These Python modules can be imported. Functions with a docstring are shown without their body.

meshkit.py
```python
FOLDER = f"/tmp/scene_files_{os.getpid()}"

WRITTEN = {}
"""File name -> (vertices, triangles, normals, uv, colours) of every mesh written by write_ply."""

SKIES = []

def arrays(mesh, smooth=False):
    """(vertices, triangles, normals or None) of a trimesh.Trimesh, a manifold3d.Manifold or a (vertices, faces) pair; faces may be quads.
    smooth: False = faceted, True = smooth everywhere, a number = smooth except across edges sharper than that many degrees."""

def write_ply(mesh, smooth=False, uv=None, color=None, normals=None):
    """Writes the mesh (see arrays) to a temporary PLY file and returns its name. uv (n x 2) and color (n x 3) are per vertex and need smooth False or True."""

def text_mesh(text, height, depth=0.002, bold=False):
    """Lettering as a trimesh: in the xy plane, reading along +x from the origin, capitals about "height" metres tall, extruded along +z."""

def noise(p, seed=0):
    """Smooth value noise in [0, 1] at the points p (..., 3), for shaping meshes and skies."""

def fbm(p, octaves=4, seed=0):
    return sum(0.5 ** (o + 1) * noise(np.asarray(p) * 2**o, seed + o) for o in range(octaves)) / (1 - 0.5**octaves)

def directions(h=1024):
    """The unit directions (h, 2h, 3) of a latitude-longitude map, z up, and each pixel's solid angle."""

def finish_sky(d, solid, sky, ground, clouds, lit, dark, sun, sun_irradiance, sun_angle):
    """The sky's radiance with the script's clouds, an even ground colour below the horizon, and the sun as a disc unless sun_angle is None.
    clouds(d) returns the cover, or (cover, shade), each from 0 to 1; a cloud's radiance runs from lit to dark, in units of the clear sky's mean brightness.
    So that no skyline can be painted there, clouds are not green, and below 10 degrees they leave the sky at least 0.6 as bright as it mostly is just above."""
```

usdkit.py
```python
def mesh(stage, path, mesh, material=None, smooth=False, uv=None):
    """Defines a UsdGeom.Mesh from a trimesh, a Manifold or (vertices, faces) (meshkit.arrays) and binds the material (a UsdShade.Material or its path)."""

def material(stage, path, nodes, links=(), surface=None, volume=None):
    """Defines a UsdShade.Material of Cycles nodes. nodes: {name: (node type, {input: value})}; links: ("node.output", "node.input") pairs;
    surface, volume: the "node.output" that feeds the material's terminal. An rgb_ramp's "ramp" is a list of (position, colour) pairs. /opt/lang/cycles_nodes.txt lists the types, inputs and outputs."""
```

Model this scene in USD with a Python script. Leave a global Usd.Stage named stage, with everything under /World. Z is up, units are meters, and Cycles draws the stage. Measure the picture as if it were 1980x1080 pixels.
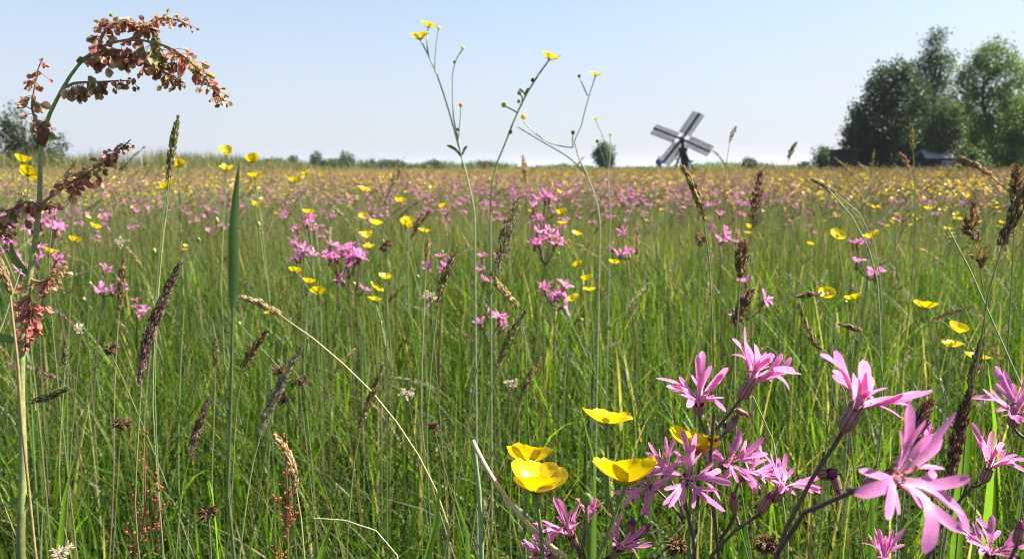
import math
import numpy as np
import manifold3d
import trimesh
from pxr import Usd, UsdGeom, UsdLux, UsdShade, Sdf, Gf, Vt
import usdkit
from meshkit import fbm

stage = Usd.Stage.CreateInMemory()
UsdGeom.SetStageUpAxis(stage, UsdGeom.Tokens.z)
UsdGeom.SetStageMetersPerUnit(stage, 1.0)
UsdGeom.Xform.Define(stage, '/World')
UsdGeom.Scope.Define(stage, '/World/Looks')

# ------------------------------------------------------------------ camera, sky, sun, exposure
FPX, HOR, CAMH = 1648.0, 324.0, 0.70          # focal length in photo pixels, horizon row, eye height
PITCH = math.atan((540 - HOR) / FPX)
EXPOSURE = 1.95
SUN_EL, SUN_AZ = math.radians(47), math.radians(78)
SKY_STRENGTH, SUN_INTENSITY = 0.053, 1.25
FOCUS, FSTOP = 0.46, 2.9
VEIL = (3.1, 3.3, 3.95)

C = np.array([0, 0, CAMH])
F = np.array([0, math.cos(PITCH), -math.sin(PITCH)])
U = np.array([0, math.sin(PITCH), math.cos(PITCH)])
R = np.array([1.0, 0, 0])

cam = UsdGeom.Camera.Define(stage, '/World/Camera')
cam.AddTranslateOp().Set(Gf.Vec3d(0, 0, CAMH))
cam.AddRotateXOp().Set(90 - math.degrees(PITCH))
cam.CreateFocalLengthAttr(4.0)
cam.CreateHorizontalApertureAttr(4.0 * 1980 / FPX)
cam.CreateFStopAttr(FSTOP)
cam.CreateFocusDistanceAttr(FOCUS)
cam.CreateExposureAttr(EXPOSURE)
cam.CreateClippingRangeAttr(Gf.Vec2f(0.05, 20000))

# a clear sky under a thin even veil of high cloud that thickens towards the horizon
usdkit.material(stage, '/World/Looks/sky', {
    's': ('sky_texture', {'sky_type': 'single_scattering', 'sun_disc': False, 'sun_elevation': SUN_EL, 'sun_rotation': SUN_AZ,
                          'altitude': 0.0, 'air_density': 1.0, 'aerosol_density': 1.0, 'ozone_density': 1.5}),
    'tc': ('texture_coordinate', {}), 'x': ('separate_xyz', {}),
    'n': ('noise_texture', {'scale': 2.2, 'detail': 5.0, 'roughness': 0.55}),
    'nr': ('map_range', {'from_min': 0.3, 'from_max': 0.7, 'to_min': 0.88, 'to_max': 1.12}),
    'v': ('map_range', {'range_type': 'smoothstep', 'from_min': -0.05, 'from_max': 0.36, 'to_min': 0.82, 'to_max': 0.12}),
    'm': ('math', {'math_type': 'multiply', 'use_clamp': True}),
    'c': ('mix_color', {'b': VEIL, 'use_clamp': False}),
    'b': ('background_shader', {'strength': SKY_STRENGTH})},
    [('tc.generated', 'x.vector'), ('x.z', 'v.value'), ('tc.generated', 'n.vector'), ('n.fac', 'nr.value'), ('v.result', 'm.value1'), ('nr.result', 'm.value2'), ('m.value', 'c.fac'),
     ('s.color', 'c.a'), ('c.result', 'b.color')], surface='b.background')
dome = UsdLux.DomeLight.Define(stage, '/World/sky')
UsdShade.MaterialBindingAPI.Apply(dome.GetPrim()).Bind(UsdShade.Material.Get(stage, '/World/Looks/sky'))
sun = UsdLux.DistantLight.Define(stage, '/World/sun')
sun.CreateIntensityAttr(SUN_INTENSITY)
sun.CreateAngleAttr(0.53)
sun.CreateColorAttr(Gf.Vec3f(1.0, 0.94, 0.84))
sun.CreateNormalizeAttr(True)
sun.AddRotateZOp().Set(-math.degrees(SUN_AZ))
sun.AddRotateXOp().Set(-(90 - math.degrees(SUN_EL)))


# ------------------------------------------------------------------ helpers
def norm(a):
    a = np.asarray(a, float)
    return a / np.maximum(np.linalg.norm(a, axis=-1, keepdims=True), 1e-12)


def at(px, py, d):
    """The point seen at a photo pixel, d metres in front of the camera."""
    return C + d * (F + R * (px - 990) / FPX + U * (540 - py) / FPX)


def cdir(r, u, t):
    """A direction given as right, up and towards the viewer."""
    return norm(r * R + u * U - t * F)


def ground_at(px, d, z=0.0):
    p = at(px, HOR, d)
    return np.array([p[0], p[1], z])


def frame(axis, roll=0.0):
    a = norm(axis)
    ref = np.array([0, 0, 1.0]) if abs(a[2]) < 0.9 else np.array([1.0, 0, 0])
    x = norm(np.cross(ref, a))
    y = np.cross(a, x)
    c, s = math.cos(roll), math.sin(roll)
    return np.stack([x * c + y * s, -x * s + y * c, a], 1)


def smooth_line(pts, n=24):
    pts = np.asarray(pts, float)
    if len(pts) == 2:
        t = np.linspace(0, 1, max(2, n // 3))[:, None]
        return pts[0] * (1 - t) + pts[1] * t
    from scipy.interpolate import PchipInterpolator
    s = np.r_[0, np.cumsum(np.linalg.norm(np.diff(pts, axis=0), axis=1) + 1e-9)]
    return PchipInterpolator(s, pts, axis=0)(np.linspace(0, s[-1], n))


def tube(line, r0, r1=None, sides=6):
    line = np.asarray(line, float)
    n = len(line)
    r1 = r0 if r1 is None else r1
    rad = np.linspace(r0, r1, n) if np.ndim(r0) == 0 else np.asarray(r0)
    tan = norm(np.gradient(line, axis=0))
    x = np.cross(tan[0], [0.3, 0.9, 0.1] if abs(tan[0][2]) > 0.5 else [0, 0, 1.0])
    X = []
    for t in tan:
        x = norm(x - t * np.dot(x, t))
        X.append(x)
    X = np.array(X)
    Y = np.cross(tan, X)
    a = np.arange(sides) * 2 * math.pi / sides
    v = line[:, None] + rad[:, None, None] * (np.cos(a)[None, :, None] * X[:, None] + np.sin(a)[None, :, None] * Y[:, None])
    v = v.reshape(-1, 3)
    i, j = np.meshgrid(np.arange(n - 1), np.arange(sides), indexing='ij')
    i, j = i.ravel(), j.ravel()
    k = (j + 1) % sides
    q = np.stack([i * sides + j, i * sides + k, (i + 1) * sides + k, (i + 1) * sides + j], 1)
    f = np.vstack([q[:, [0, 1, 2]], q[:, [0, 2, 3]]])
    v = np.vstack([v, line[0], line[-1]])
    b, e = n * sides, n * sides + 1
    jj = np.arange(sides)
    kk = (jj + 1) % sides
    f = np.vstack([f, np.stack([np.full(sides, b), kk, jj], 1), np.stack([np.full(sides, e), (n - 1) * sides + jj, (n - 1) * sides + kk], 1)])
    return v, f


def grid(v):
    """Triangles of a vertex grid (n, m, 3)."""
    n, m = v.shape[:2]
    i, j = np.meshgrid(np.arange(n - 1), np.arange(m - 1), indexing='ij')
    a = (i * m + j).ravel()
    q = np.stack([a, a + 1, a + m + 1, a + m], 1)
    return v.reshape(-1, 3), np.vstack([q[:, [0, 1, 2]], q[:, [0, 2, 3]]])


class MB:
    """Collects vertices, triangles and a colour per vertex."""
    def __init__(self):
        self.v, self.f, self.c, self.n = [], [], [], 0

    def add(self, vf, c=(0.5, 0.5, 0.5)):
        v, f = np.asarray(vf[0], float), np.asarray(vf[1], int)
        self.v.append(v)
        self.f.append(f + self.n)
        c = np.asarray(c, float)
        self.c.append(np.broadcast_to(c, (len(v), 3)))
        self.n += len(v)
        return self

    def out(self):
        return np.vstack(self.v), np.vstack(self.f), np.vstack(self.c)


used = {}


def numbered(name, parent='/World'):
    k = parent + '/' + name
    used[k] = used.get(k, -1) + 1
    return k if used[k] == 0 else '%s_%03d' % (k, used[k])


def mesh(path, v, f, mat, c=None, smooth=True):
    m = UsdGeom.Mesh.Define(stage, path)
    m.CreatePointsAttr(Vt.Vec3fArray.FromNumpy(np.ascontiguousarray(v, np.float32)))
    m.CreateFaceVertexCountsAttr(Vt.IntArray.FromNumpy(np.full(len(f), 3, np.int32)))
    m.CreateFaceVertexIndicesAttr(Vt.IntArray.FromNumpy(np.ascontiguousarray(f, np.int32).ravel()))
    m.CreateSubdivisionSchemeAttr('none')
    m.CreateDoubleSidedAttr(True)
    if smooth:
        fn = np.cross(v[f[:, 1]] - v[f[:, 0]], v[f[:, 2]] - v[f[:, 0]])
        n = np.zeros_like(v)
        for k in range(3):
            for a in range(3):
                n[:, a] += np.bincount(f[:, k], fn[:, a], len(v))
        ln = np.linalg.norm(n, axis=1, keepdims=True)
        n = np.where(ln > 1e-20, n / np.maximum(ln, 1e-20), [0, 0, 1.0])
        m.CreateNormalsAttr(Vt.Vec3fArray.FromNumpy(n.astype(np.float32)))
        m.SetNormalsInterpolation('vertex')
    if c is not None:
        UsdGeom.PrimvarsAPI(m).CreatePrimvar('tint', Sdf.ValueTypeNames.Color3fArray, 'vertex').Set(Vt.Vec3fArray.FromNumpy(np.ascontiguousarray(c, np.float32)))
    UsdShade.MaterialBindingAPI.Apply(m.GetPrim()).Bind(mat)
    return m.GetPrim()


def tag(p, label=None, cat=None, group=None, kind=None):
    for k, x in (('label', label), ('category', cat), ('group', group), ('kind', kind)):
        if x:
            p.SetCustomDataByKey(k, x)
    return p


class Thing:
    """An Xform at the thing's base whose children are its parts; parts are given in world coordinates (or local ones when the base is the origin)."""
    def __init__(self, name, label=None, cat=None, base=(0, 0, 0), group=None, path=None):
        self.base = np.asarray(base, float)
        self.path = path or numbered(name)
        if path:
            stage.CreateClassPrim(path)
            self.prim = UsdGeom.Xform.Define(stage, path).GetPrim()
            self.prim.SetSpecifier(Sdf.SpecifierClass)
        else:
            x = UsdGeom.Xform.Define(stage, self.path)
            x.AddTranslateOp().Set(Gf.Vec3d(*self.base))
            self.prim = x.GetPrim()
            tag(self.prim, label, cat, group)

    def part(self, name, mb, mat, parent=None, smooth=True, label=None):
        v, f, c = mb.out() if isinstance(mb, MB) else (*mb, None)
        p = mesh(numbered(name, str(parent.GetPath()) if parent else self.path), v - self.base, f, mat, c, smooth)
        if label:
            p.SetCustomDataByKey('label', label)
        return p


def copy_of(cls, name, loc, rz, scale, label, cat, group):
    x = UsdGeom.Xform.Define(stage, numbered(name))
    x.AddTranslateOp().Set(Gf.Vec3d(*map(float, loc)))
    x.AddRotateZOp().Set(math.degrees(rz))
    x.AddScaleOp().Set(Gf.Vec3f(*map(float, scale)))
    p = x.GetPrim()
    p.GetReferences().AddInternalReference(cls)
    p.SetInstanceable(True)
    return tag(p, label, cat, group)


def instancer(name, protos, idx, pos, rz, scale, label, cat, kind='stuff'):
    path = numbered(name)
    pi = UsdGeom.PointInstancer.Define(stage, path)
    pi.CreatePrototypesRel().SetTargets([p(path) for p in protos])
    pi.CreateProtoIndicesAttr(Vt.IntArray.FromNumpy(np.asarray(idx, np.int32)))
    pi.CreatePositionsAttr(Vt.Vec3fArray.FromNumpy(np.ascontiguousarray(pos, np.float32)))
    pi.CreateOrientationsAttr(Vt.QuathArray([Gf.Quath(float(math.cos(a / 2)), 0, 0, float(math.sin(a / 2))) for a in rz]))
    pi.CreateScalesAttr(Vt.Vec3fArray.FromNumpy(np.ascontiguousarray(scale, np.float32)))
    tag(pi.GetPrim(), label, cat, kind=kind)
    return pi


# ------------------------------------------------------------------ materials
def leaf_mat(name, rough=0.5, trans=0.4, boost=1.6, spec=0.35, warm=(1.1, 1.15, 0.55), veins=60.0):
    return usdkit.material(stage, '/World/Looks/' + name, {
        'a': ('attribute', {'attribute': 'tint'}),
        'g': ('geometry', {}),
        'r': ('map_range', {'from_min': 0.0, 'from_max': 1.0, 'to_min': 0.8, 'to_max': 1.2}),
        'h': ('hsv', {'hue': 0.5, 'saturation': 1.0}),
        'p': ('principled_bsdf', {'roughness': rough, 'specular_ior_level': spec}),
        'w': ('mix_color', {'blend_type': 'multiply', 'fac': 1.0, 'b': tuple(boost * x for x in warm), 'use_clamp': False}),
        'nz': ('noise_texture', {'scale': veins, 'detail': 3.0}),
        'nr': ('map_range', {'from_min': 0.3, 'from_max': 0.7, 'to_min': 0.84, 'to_max': 1.16}),
        'rm': ('math', {'math_type': 'multiply'}),
        't': ('translucent_bsdf', {}),
        'm': ('mix_closure', {'fac': trans})},
        [('a.color', 'h.color'), ('g.random_per_island', 'r.value'), ('g.position', 'nz.vector'), ('nz.fac', 'nr.value'), ('r.result', 'rm.value1'), ('nr.result', 'rm.value2'), ('rm.value', 'h.value'), ('h.color', 'p.base_color'), ('h.color', 'w.a'), ('w.result', 't.color'),
         ('p.BSDF', 'm.closure1'), ('t.BSDF', 'm.closure2')], surface='m.closure')


GRASS = leaf_mat('grass_blade', 0.42, 0.45, 1.9, 0.28, (1.08, 1.14, 0.50))
LEAF = leaf_mat('tree_leaf', 0.5, 0.3, 1.5, 0.3)
SEED = leaf_mat('seed_husk', 0.6, 0.45, 1.8, 0.3, (1.1, 1.0, 0.9))
PINK = leaf_mat('pink_petal', 0.55, 0.5, 1.1, 0.25, (1.05, 1.0, 1.0), 500.0)
YELLOW = leaf_mat('yellow_petal', 0.22, 0.38, 1.1, 0.5, (1.0, 1.0, 0.6), 250.0)
STEM = usdkit.material(stage, '/World/Looks/plant_stem', {
    'a': ('attribute', {'attribute': 'tint'}),
    'g': ('geometry', {}),
    'n': ('noise_texture', {'scale': 400.0, 'detail': 3.0}),
    'r': ('map_range', {'from_min': 0.25, 'from_max': 0.75, 'to_min': 0.7, 'to_max': 1.3}),
    'h': ('hsv', {'hue': 0.5, 'saturation': 1.0}),
    'p': ('principled_bsdf', {'roughness': 0.5, 'specular_ior_level': 0.4})},
    [('g.position', 'n.vector'), ('n.fac', 'r.value'), ('a.color', 'h.color'), ('r.result', 'h.value'), ('h.color', 'p.base_color')], surface='p.BSDF')


def solid(name, c1, c2, scale, rough=0.8, bump=0.0, stretch=(1, 1, 1)):
    nodes = {'g': ('geometry', {}), 'mp': ('mapping', {'scale': stretch}), 'n': ('noise_texture', {'scale': scale, 'detail': 5.0, 'roughness': 0.6}),
             'r': ('rgb_ramp', {'ramp': [(0.3, c1), (0.7, c2)]}), 'p': ('principled_bsdf', {'roughness': rough, 'specular_ior_level': 0.15}),
             'b': ('bump', {'strength': 0.6, 'distance': max(bump, 1e-4)})}
    links = [('g.position', 'mp.vector'), ('mp.vector', 'n.vector'), ('n.fac', 'r.fac'), ('r.color', 'p.base_color')]
    if bump:
        links += [('n.fac', 'b.height'), ('b.normal', 'p.normal')]
    return usdkit.material(stage, '/World/Looks/' + name, nodes, links, surface='p.BSDF')


SOIL = solid('meadow_soil', (0.030, 0.034, 0.014), (0.060, 0.072, 0.024), 3.0, 0.95)
TARRED = solid('tarred_wood', (0.010, 0.011, 0.014), (0.025, 0.026, 0.030), 6.0, 0.6)
LATTICE = solid('weathered_lattice', (0.016, 0.016, 0.02), (0.03, 0.03, 0.036), 8.0, 0.95)
BARK = solid('bark', (0.03, 0.026, 0.02), (0.085, 0.075, 0.06), 9.0, 0.9, 0.02, (1, 1, 0.3))
BOARD = solid('dark_boards', (0.012, 0.013, 0.013), (0.03, 0.03, 0.028), 5.0, 0.8, 0.01)
ROOF = solid('grey_roofing', (0.20, 0.20, 0.21), (0.34, 0.34, 0.35), 4.0, 0.75, 0.01)
TRIM = solid('pale_trim', (0.30, 0.33, 0.34), (0.45, 0.47, 0.47), 3.0, 0.6)
PANE = usdkit.material(stage, '/World/Looks/window_pane', {'p': ('principled_bsdf', {'base_color': (0.05, 0.07, 0.09), 'roughness': 0.08, 'specular_ior_level': 0.9})}, [], surface='p.BSDF')
CLOTH_BLUE = solid('blue_cloth', (0.06, 0.07, 0.20), (0.08, 0.10, 0.27), 9.0, 0.85)
CLOTH_DARK = solid('dark_cloth', (0.02, 0.022, 0.03), (0.035, 0.036, 0.045), 9.0, 0.85)
SKIN = solid('skin', (0.42, 0.25, 0.18), (0.52, 0.32, 0.24), 9.0, 0.55)
HAIR = solid('hair', (0.03, 0.02, 0.012), (0.06, 0.04, 0.025), 30.0, 0.7)

# ------------------------------------------------------------------ ground
def ground_height(x, y):
    p = np.stack([np.asarray(x) * 0.25, np.asarray(y) * 0.25, np.zeros_like(np.asarray(x, float))], -1)
    return 0.05 * (fbm(p, 3, 4) - 0.5)


xs = np.r_[-4000, -1500, -600, -250, -120, -60, np.linspace(-30, 30, 61), 60, 120, 250, 600, 1500, 4000]
ys = np.r_[-300, -60, -20, np.linspace(-6, 60, 67), 80, 110, 160, 250, 400, 700, 1200, 2200, 5000]
gx, gy = np.meshgrid(xs, ys, indexing='ij')
near = np.clip(1 - np.hypot(gx, gy) / 80, 0, 1)
gv, gf = grid(np.stack([gx, gy, ground_height(gx, gy) * near], -1))
tag(mesh('/World/ground', gv, gf[:, ::-1], SOIL), 'flat meadow ground under the tall grass', None, kind='structure')


# ------------------------------------------------------------------ grass
def ribbon_blades(rng, base, h, lean, az, w, segs, tint, droop=0.35, pw=2.0, fold=False):
    """Many curved blades: base (n,3), height, lean (fraction of height), azimuth, width, colour."""
    n = len(base)
    t = np.linspace(0, 1, segs + 1)
    d = np.stack([np.cos(az), np.sin(az), np.zeros(n)], 1)
    k = lean[:, None] * t[None] ** (np.full(n, pw) if np.ndim(pw) == 0 else pw)[:, None]
    p = base[:, None] + d[:, None] * (h[:, None] * k)[..., None]
    zz = h[:, None] * (t[None] - droop * lean[:, None] * t[None] ** 3) / np.sqrt(1 + 0.35 * lean[:, None] ** 2)
    p[..., 2] += zz
    tw = az + math.pi / 2 + rng.normal(0, 0.7, n)
    side = np.stack([np.cos(tw), np.sin(tw), np.zeros(n)], 1)
    prof = np.minimum(1, 0.55 + 1.2 * t) * (1 - t ** 2.2)
    prof[-1] = 0
    off = side[:, None] * (w[:, None] * prof[None])[..., None] * 0.5
    if fold:
        mid = p + d[:, None] * (w[:, None] * prof[None])[..., None] * 0.22
        v = np.stack([p - off, mid, p + off], 2)
    else:
        v = np.stack([p - off, p + off], 2)
    m = v.shape[2]
    nv = (segs + 1) * m
    i, j = np.meshgrid(np.arange(segs), np.arange(m - 1), indexing='ij')
    a = (i * m + j).ravel()
    f1 = np.vstack([np.stack([a, a + 1, a + m + 1], 1), np.stack([a, a + m + 1, a + m], 1)])
    f = (f1[None] + (np.arange(n) * nv)[:, None, None]).reshape(-1, 3)
    return v.reshape(-1, 3), f, np.repeat(tint, nv, 0)


GREENS = np.array([[0.030, 0.062, 0.006], [0.044, 0.090, 0.007], [0.074, 0.138, 0.010], [0.040, 0.070, 0.018], [0.110, 0.195, 0.012], [0.078, 0.100, 0.020]])
STRAWS = np.array([[0.36, 0.29, 0.14], [0.26, 0.20, 0.09], [0.20, 0.13, 0.07], [0.30, 0.28, 0.13]])


def patch(seed, size, n, hr, wr, segs, straw=0.06, stems=0.1, fold=False, far=0.0, hue=(1, 1, 1)):
    rng = np.random.default_rng(seed)
    clump = rng.uniform(-size / 2, size / 2, (max(3, n // 14), 2))
    xy = clump[rng.integers(0, len(clump), n)] + rng.normal(0, size * 0.05, (n, 2))
    loose = rng.random(n) < 0.4
    xy = np.where(loose[:, None], rng.uniform(-size / 2, size / 2, (n, 2)), xy)
    base = np.c_[xy, np.full(n, -0.03)]
    h = rng.uniform(hr[0], hr[1], n) * rng.choice([0.45, 0.65, 0.85, 1.0, 1.0], n)
    lean = np.abs(rng.normal(0.40, 0.34, n))
    flop = rng.random(n) < 0.2
    lean = np.where(flop, rng.uniform(0.8, 1.7, n), lean)
    pw = rng.choice([1.05, 1.3, 1.8, 2.6], n)
    az = rng.uniform(0, 2 * math.pi, n)
    w = wr[0] + (wr[1] - wr[0]) * rng.random(n) ** 1.7
    tint = GREENS[rng.choice(len(GREENS), n, p=[.20, .21, .18, .16, .13, .12])] * rng.uniform(0.6, 1.25, (n, 1)) * np.asarray(hue)
    s = rng.random(n) < straw
    tint = np.where(s[:, None], STRAWS[rng.integers(0, len(STRAWS), n)], tint)
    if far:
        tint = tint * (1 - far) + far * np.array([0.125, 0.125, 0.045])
    if fold:
        br = rng.random(n) < 0.34
        h = np.where(br, rng.uniform(0.12, 0.37, n), h)
        w = np.where(br, rng.uniform(0.0045, 0.0105, n), w)
        tint = np.where(br[:, None] & ~s[:, None], tint * [1.15, 1.25, 1.0], tint)
    st = rng.random(n) < stems
    h = np.where(st, hr[1] * rng.uniform(0.85, 1.25, n), h)
    w = np.where(st, wr[0] * 0.5, w)
    lean = np.where(st, lean * 0.7, lean)
    tint = np.where(st[:, None] & (rng.random(n) < 0.45)[:, None], STRAWS[rng.integers(0, len(STRAWS), n)] * 0.75, tint)
    return ribbon_blades(rng, base, h, lean, az, w, segs, tint, fold=fold, pw=pw)


def proto_maker(v, f, c, mat, name='tuft'):
    def make(path):
        q = numbered(name, path)
        mesh(q, v, f, mat, c)
        return q
    return make


HUES = [(1, 1, 1), (0.7, 0.78, 0.9), (1.3, 1.3, 0.9), (0.9, 0.95, 1.1), (1.1, 1.0, 0.8), (0.75, 0.8, 0.7)]
protos = []
for s in range(8):
    protos.append(proto_maker(*patch(100 + s, 0.38, 250, (0.22, 0.43), (0.0022, (0.0062, 0.005, 0.0085, 0.0055)[s % 4]), 7, 0.09, 0.07, True, hue=HUES[s % 6]), GRASS))
for s in range(6):
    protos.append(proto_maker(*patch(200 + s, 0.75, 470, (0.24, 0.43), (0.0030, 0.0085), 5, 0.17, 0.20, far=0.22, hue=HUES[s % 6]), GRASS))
for s in range(4):
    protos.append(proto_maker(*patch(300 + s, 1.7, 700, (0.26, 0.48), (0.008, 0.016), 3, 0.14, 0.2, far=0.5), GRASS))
for s in range(3):
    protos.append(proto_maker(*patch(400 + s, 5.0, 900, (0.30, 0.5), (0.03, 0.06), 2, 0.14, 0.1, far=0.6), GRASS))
rng = np.random.default_rng(7)
gi, gp = [], []
for (d0, d1, step, first, count) in ((-1.0, 5, 0.24, 0, 8), (5, 28, 0.5, 8, 6), (28, 120, 1.25, 14, 4), (120, 520, 3.8, 18, 3)):
    y = np.arange(d0, d1, step)
    for yy in y:
        hw = 0.66 * max(yy, 0) + 1.3 + step
        x = np.arange(-hw, hw, step)
        x = x + rng.uniform(-0.3, 0.3, len(x)) * step
        yj = yy + rng.uniform(-0.3, 0.3, len(x)) * step
        keep = np.hypot(x, yj) > 0.33
        x, yj = x[keep], yj[keep]
        gp.append(np.c_[x, yj, ground_height(x, yj) * np.clip(1 - np.hypot(x, yj) / 80, 0, 1)])
        gi.append(rng.integers(first, first + count, len(x)))
gi, gp = np.concatenate(gi), np.vstack(gp)
n = len(gi)
sc = rng.uniform(0.85, 1.15, (n, 1)) * np.array([[1, 1, 1.0]])
pn = fbm(np.c_[gp[:, 0] * 0.9, gp[:, 1] * 0.9, np.zeros(n)], 3, 9)
sc[:, 2] *= np.where(gp[:, 1] < 4.5, 0.80 + 0.44 * pn, 0.66 + 0.46 * pn)
instancer('meadow_grass', protos, gi, gp, rng.uniform(0, 2 * math.pi, n), sc, 'tall green meadow grass with straw coloured stems filling the field', 'grass')


# ------------------------------------------------------------------ trees and far vegetation
def leaf_cloud(rng, tips, per, spread, size, palette, shade=None):
    n = len(tips) * per
    c = np.repeat(tips, per, 0) + rng.normal(0, 1, (n, 3)) * spread
    a = norm(rng.normal(0, 1, (n, 3)))
    b = norm(np.cross(a, rng.normal(0, 1, (n, 3))))
    s = size * rng.uniform(0.6, 1.3, (n, 1))
    v = np.stack([c - a * s, c - b * s * 0.45, c + a * s, c + b * s * 0.45], 1).reshape(-1, 3)
    q = np.arange(n)[:, None] * 4
    f = np.vstack([q + [0, 1, 2], q + [0, 2, 3]])
    tone = np.repeat(rng.integers(0, len(palette), len(tips)), per)
    col = np.repeat(palette[tone] * rng.uniform(0.75, 1.25, (n, 1)), 4, 0)
    return v, f, col


DARKG = np.array([[0.036, 0.064, 0.022], [0.048, 0.084, 0.026], [0.062, 0.106, 0.028]])
MIDG = np.array([[0.045, 0.080, 0.022], [0.060, 0.105, 0.026], [0.080, 0.130, 0.030]])
BRIGHTG = np.array([[0.075, 0.135, 0.020], [0.110, 0.185, 0.026], [0.130, 0.200, 0.030]])


def tree(label, base, height, lobes, palette, seed, ntips=160, per=60, leaf=0.16, spread=0.42, trunk=0.2, group=None, name='broadleaf_tree', cat='tree'):
    """lobes: (dx, dz, rx, rz) of the crown's masses, in metres from the base."""
    rng = np.random.default_rng(seed)
    T = Thing(name, label, cat, base, group)
    base = np.asarray(base, float)
    top = base + [0, 0, height * 0.9]
    line = smooth_line([base - [0, 0, 0.2], base + [rng.normal(0, .15), 0, height * 0.3], base + [rng.normal(0, .3), rng.normal(0, .3), height * 0.6], top], 14)
    mb = MB().add(tube(line, np.linspace(trunk, trunk * 0.12, 14), sides=8))
    tips = []
    area = np.array([l[2] * l[3] for l in lobes])
    for l, a in zip(lobes, area / area.sum()):
        k = max(6, int(ntips * a))
        d = norm(rng.normal(0, 1, (k, 3)))
        r = rng.uniform(0.25, 1.0, (k, 1)) ** 0.45
        tips.append(base + [l[0], 0, l[1]] + d * r * [l[2], l[2] * 0.9, l[3]])
        for q in tips[-1][:: max(1, k // 7)]:
            s = line[int(np.clip((q[2] - base[2]) / height * 0.75, 0.12, 0.9) * 13)]
            mid = (s + q) / 2 + [0, 0, -0.08 * np.linalg.norm(q - s)]
            mb.add(tube(smooth_line([s, mid, q], 7), trunk * 0.3, 0.012, 5))
    T.part('trunk', mb, BARK)
    v, f, c = leaf_cloud(rng, np.vstack(tips), per, spread, leaf, palette)
    m = MB()
    m.add((v, f), c)
    T.part('crown', m, LEAF, smooth=False)
    return T


def px_tree(label, px, top, d, lobes_px, palette, seed, **kw):
    """lobes_px: (x, y, rx, ry) in photo pixels."""
    s = d / FPX
    base = ground_at(px, d)
    lobes = [((x - px) * s, CAMH + (HOR - y) * s, rx * s, ry * s) for x, y, rx, ry in lobes_px]
    return tree(label, base, CAMH + (HOR - top) * s, lobes, palette, seed, **kw)


RG = 'trees around the hut'
px_tree('dark dense rounded tree at the left of the grove on the right', 1712, 122, 84,
        [(1708, 150, 22, 26), (1738, 148, 20, 22), (1690, 185, 30, 30), (1735, 195, 46, 45), (1668, 225, 28, 26), (1690, 250, 52, 42), (1655, 270, 26, 30), (1740, 280, 62, 45)], DARKG, 1, ntips=360, per=48, leaf=0.17, spread=0.40, trunk=0.28, group=RG)
px_tree('tallest slender feathery tree in the middle of the grove', 1797, 66, 90,
        [(1795, 92, 16, 26), (1812, 118, 20, 18), (1775, 128, 20, 20), (1795, 150, 40, 30), (1790, 200, 52, 45), (1800, 260, 55, 55)], DARKG, 2, ntips=300, per=46, leaf=0.15, spread=0.42, trunk=0.25, group=RG)
px_tree('tall airy light green tree at the right of the grove', 1905, 84, 82,
        [(1908, 115, 36, 30), (1872, 150, 36, 32), (1935, 155, 38, 38), (1895, 215, 54, 42), (1955, 215, 28, 42), (1910, 270, 55, 45)], BRIGHTG, 3, ntips=330, per=48, leaf=0.15, spread=0.36, trunk=0.22, group=RG)
px_tree('lower bright green tree at the right edge of the picture', 1960, 190, 76,
        [(1965, 235, 34, 46), (1945, 285, 40, 40), (2000, 250, 36, 60), (1960, 310, 45, 22)], BRIGHTG, 4, ntips=210, per=50, leaf=0.14, spread=0.34, trunk=0.16, group=RG)
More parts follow.
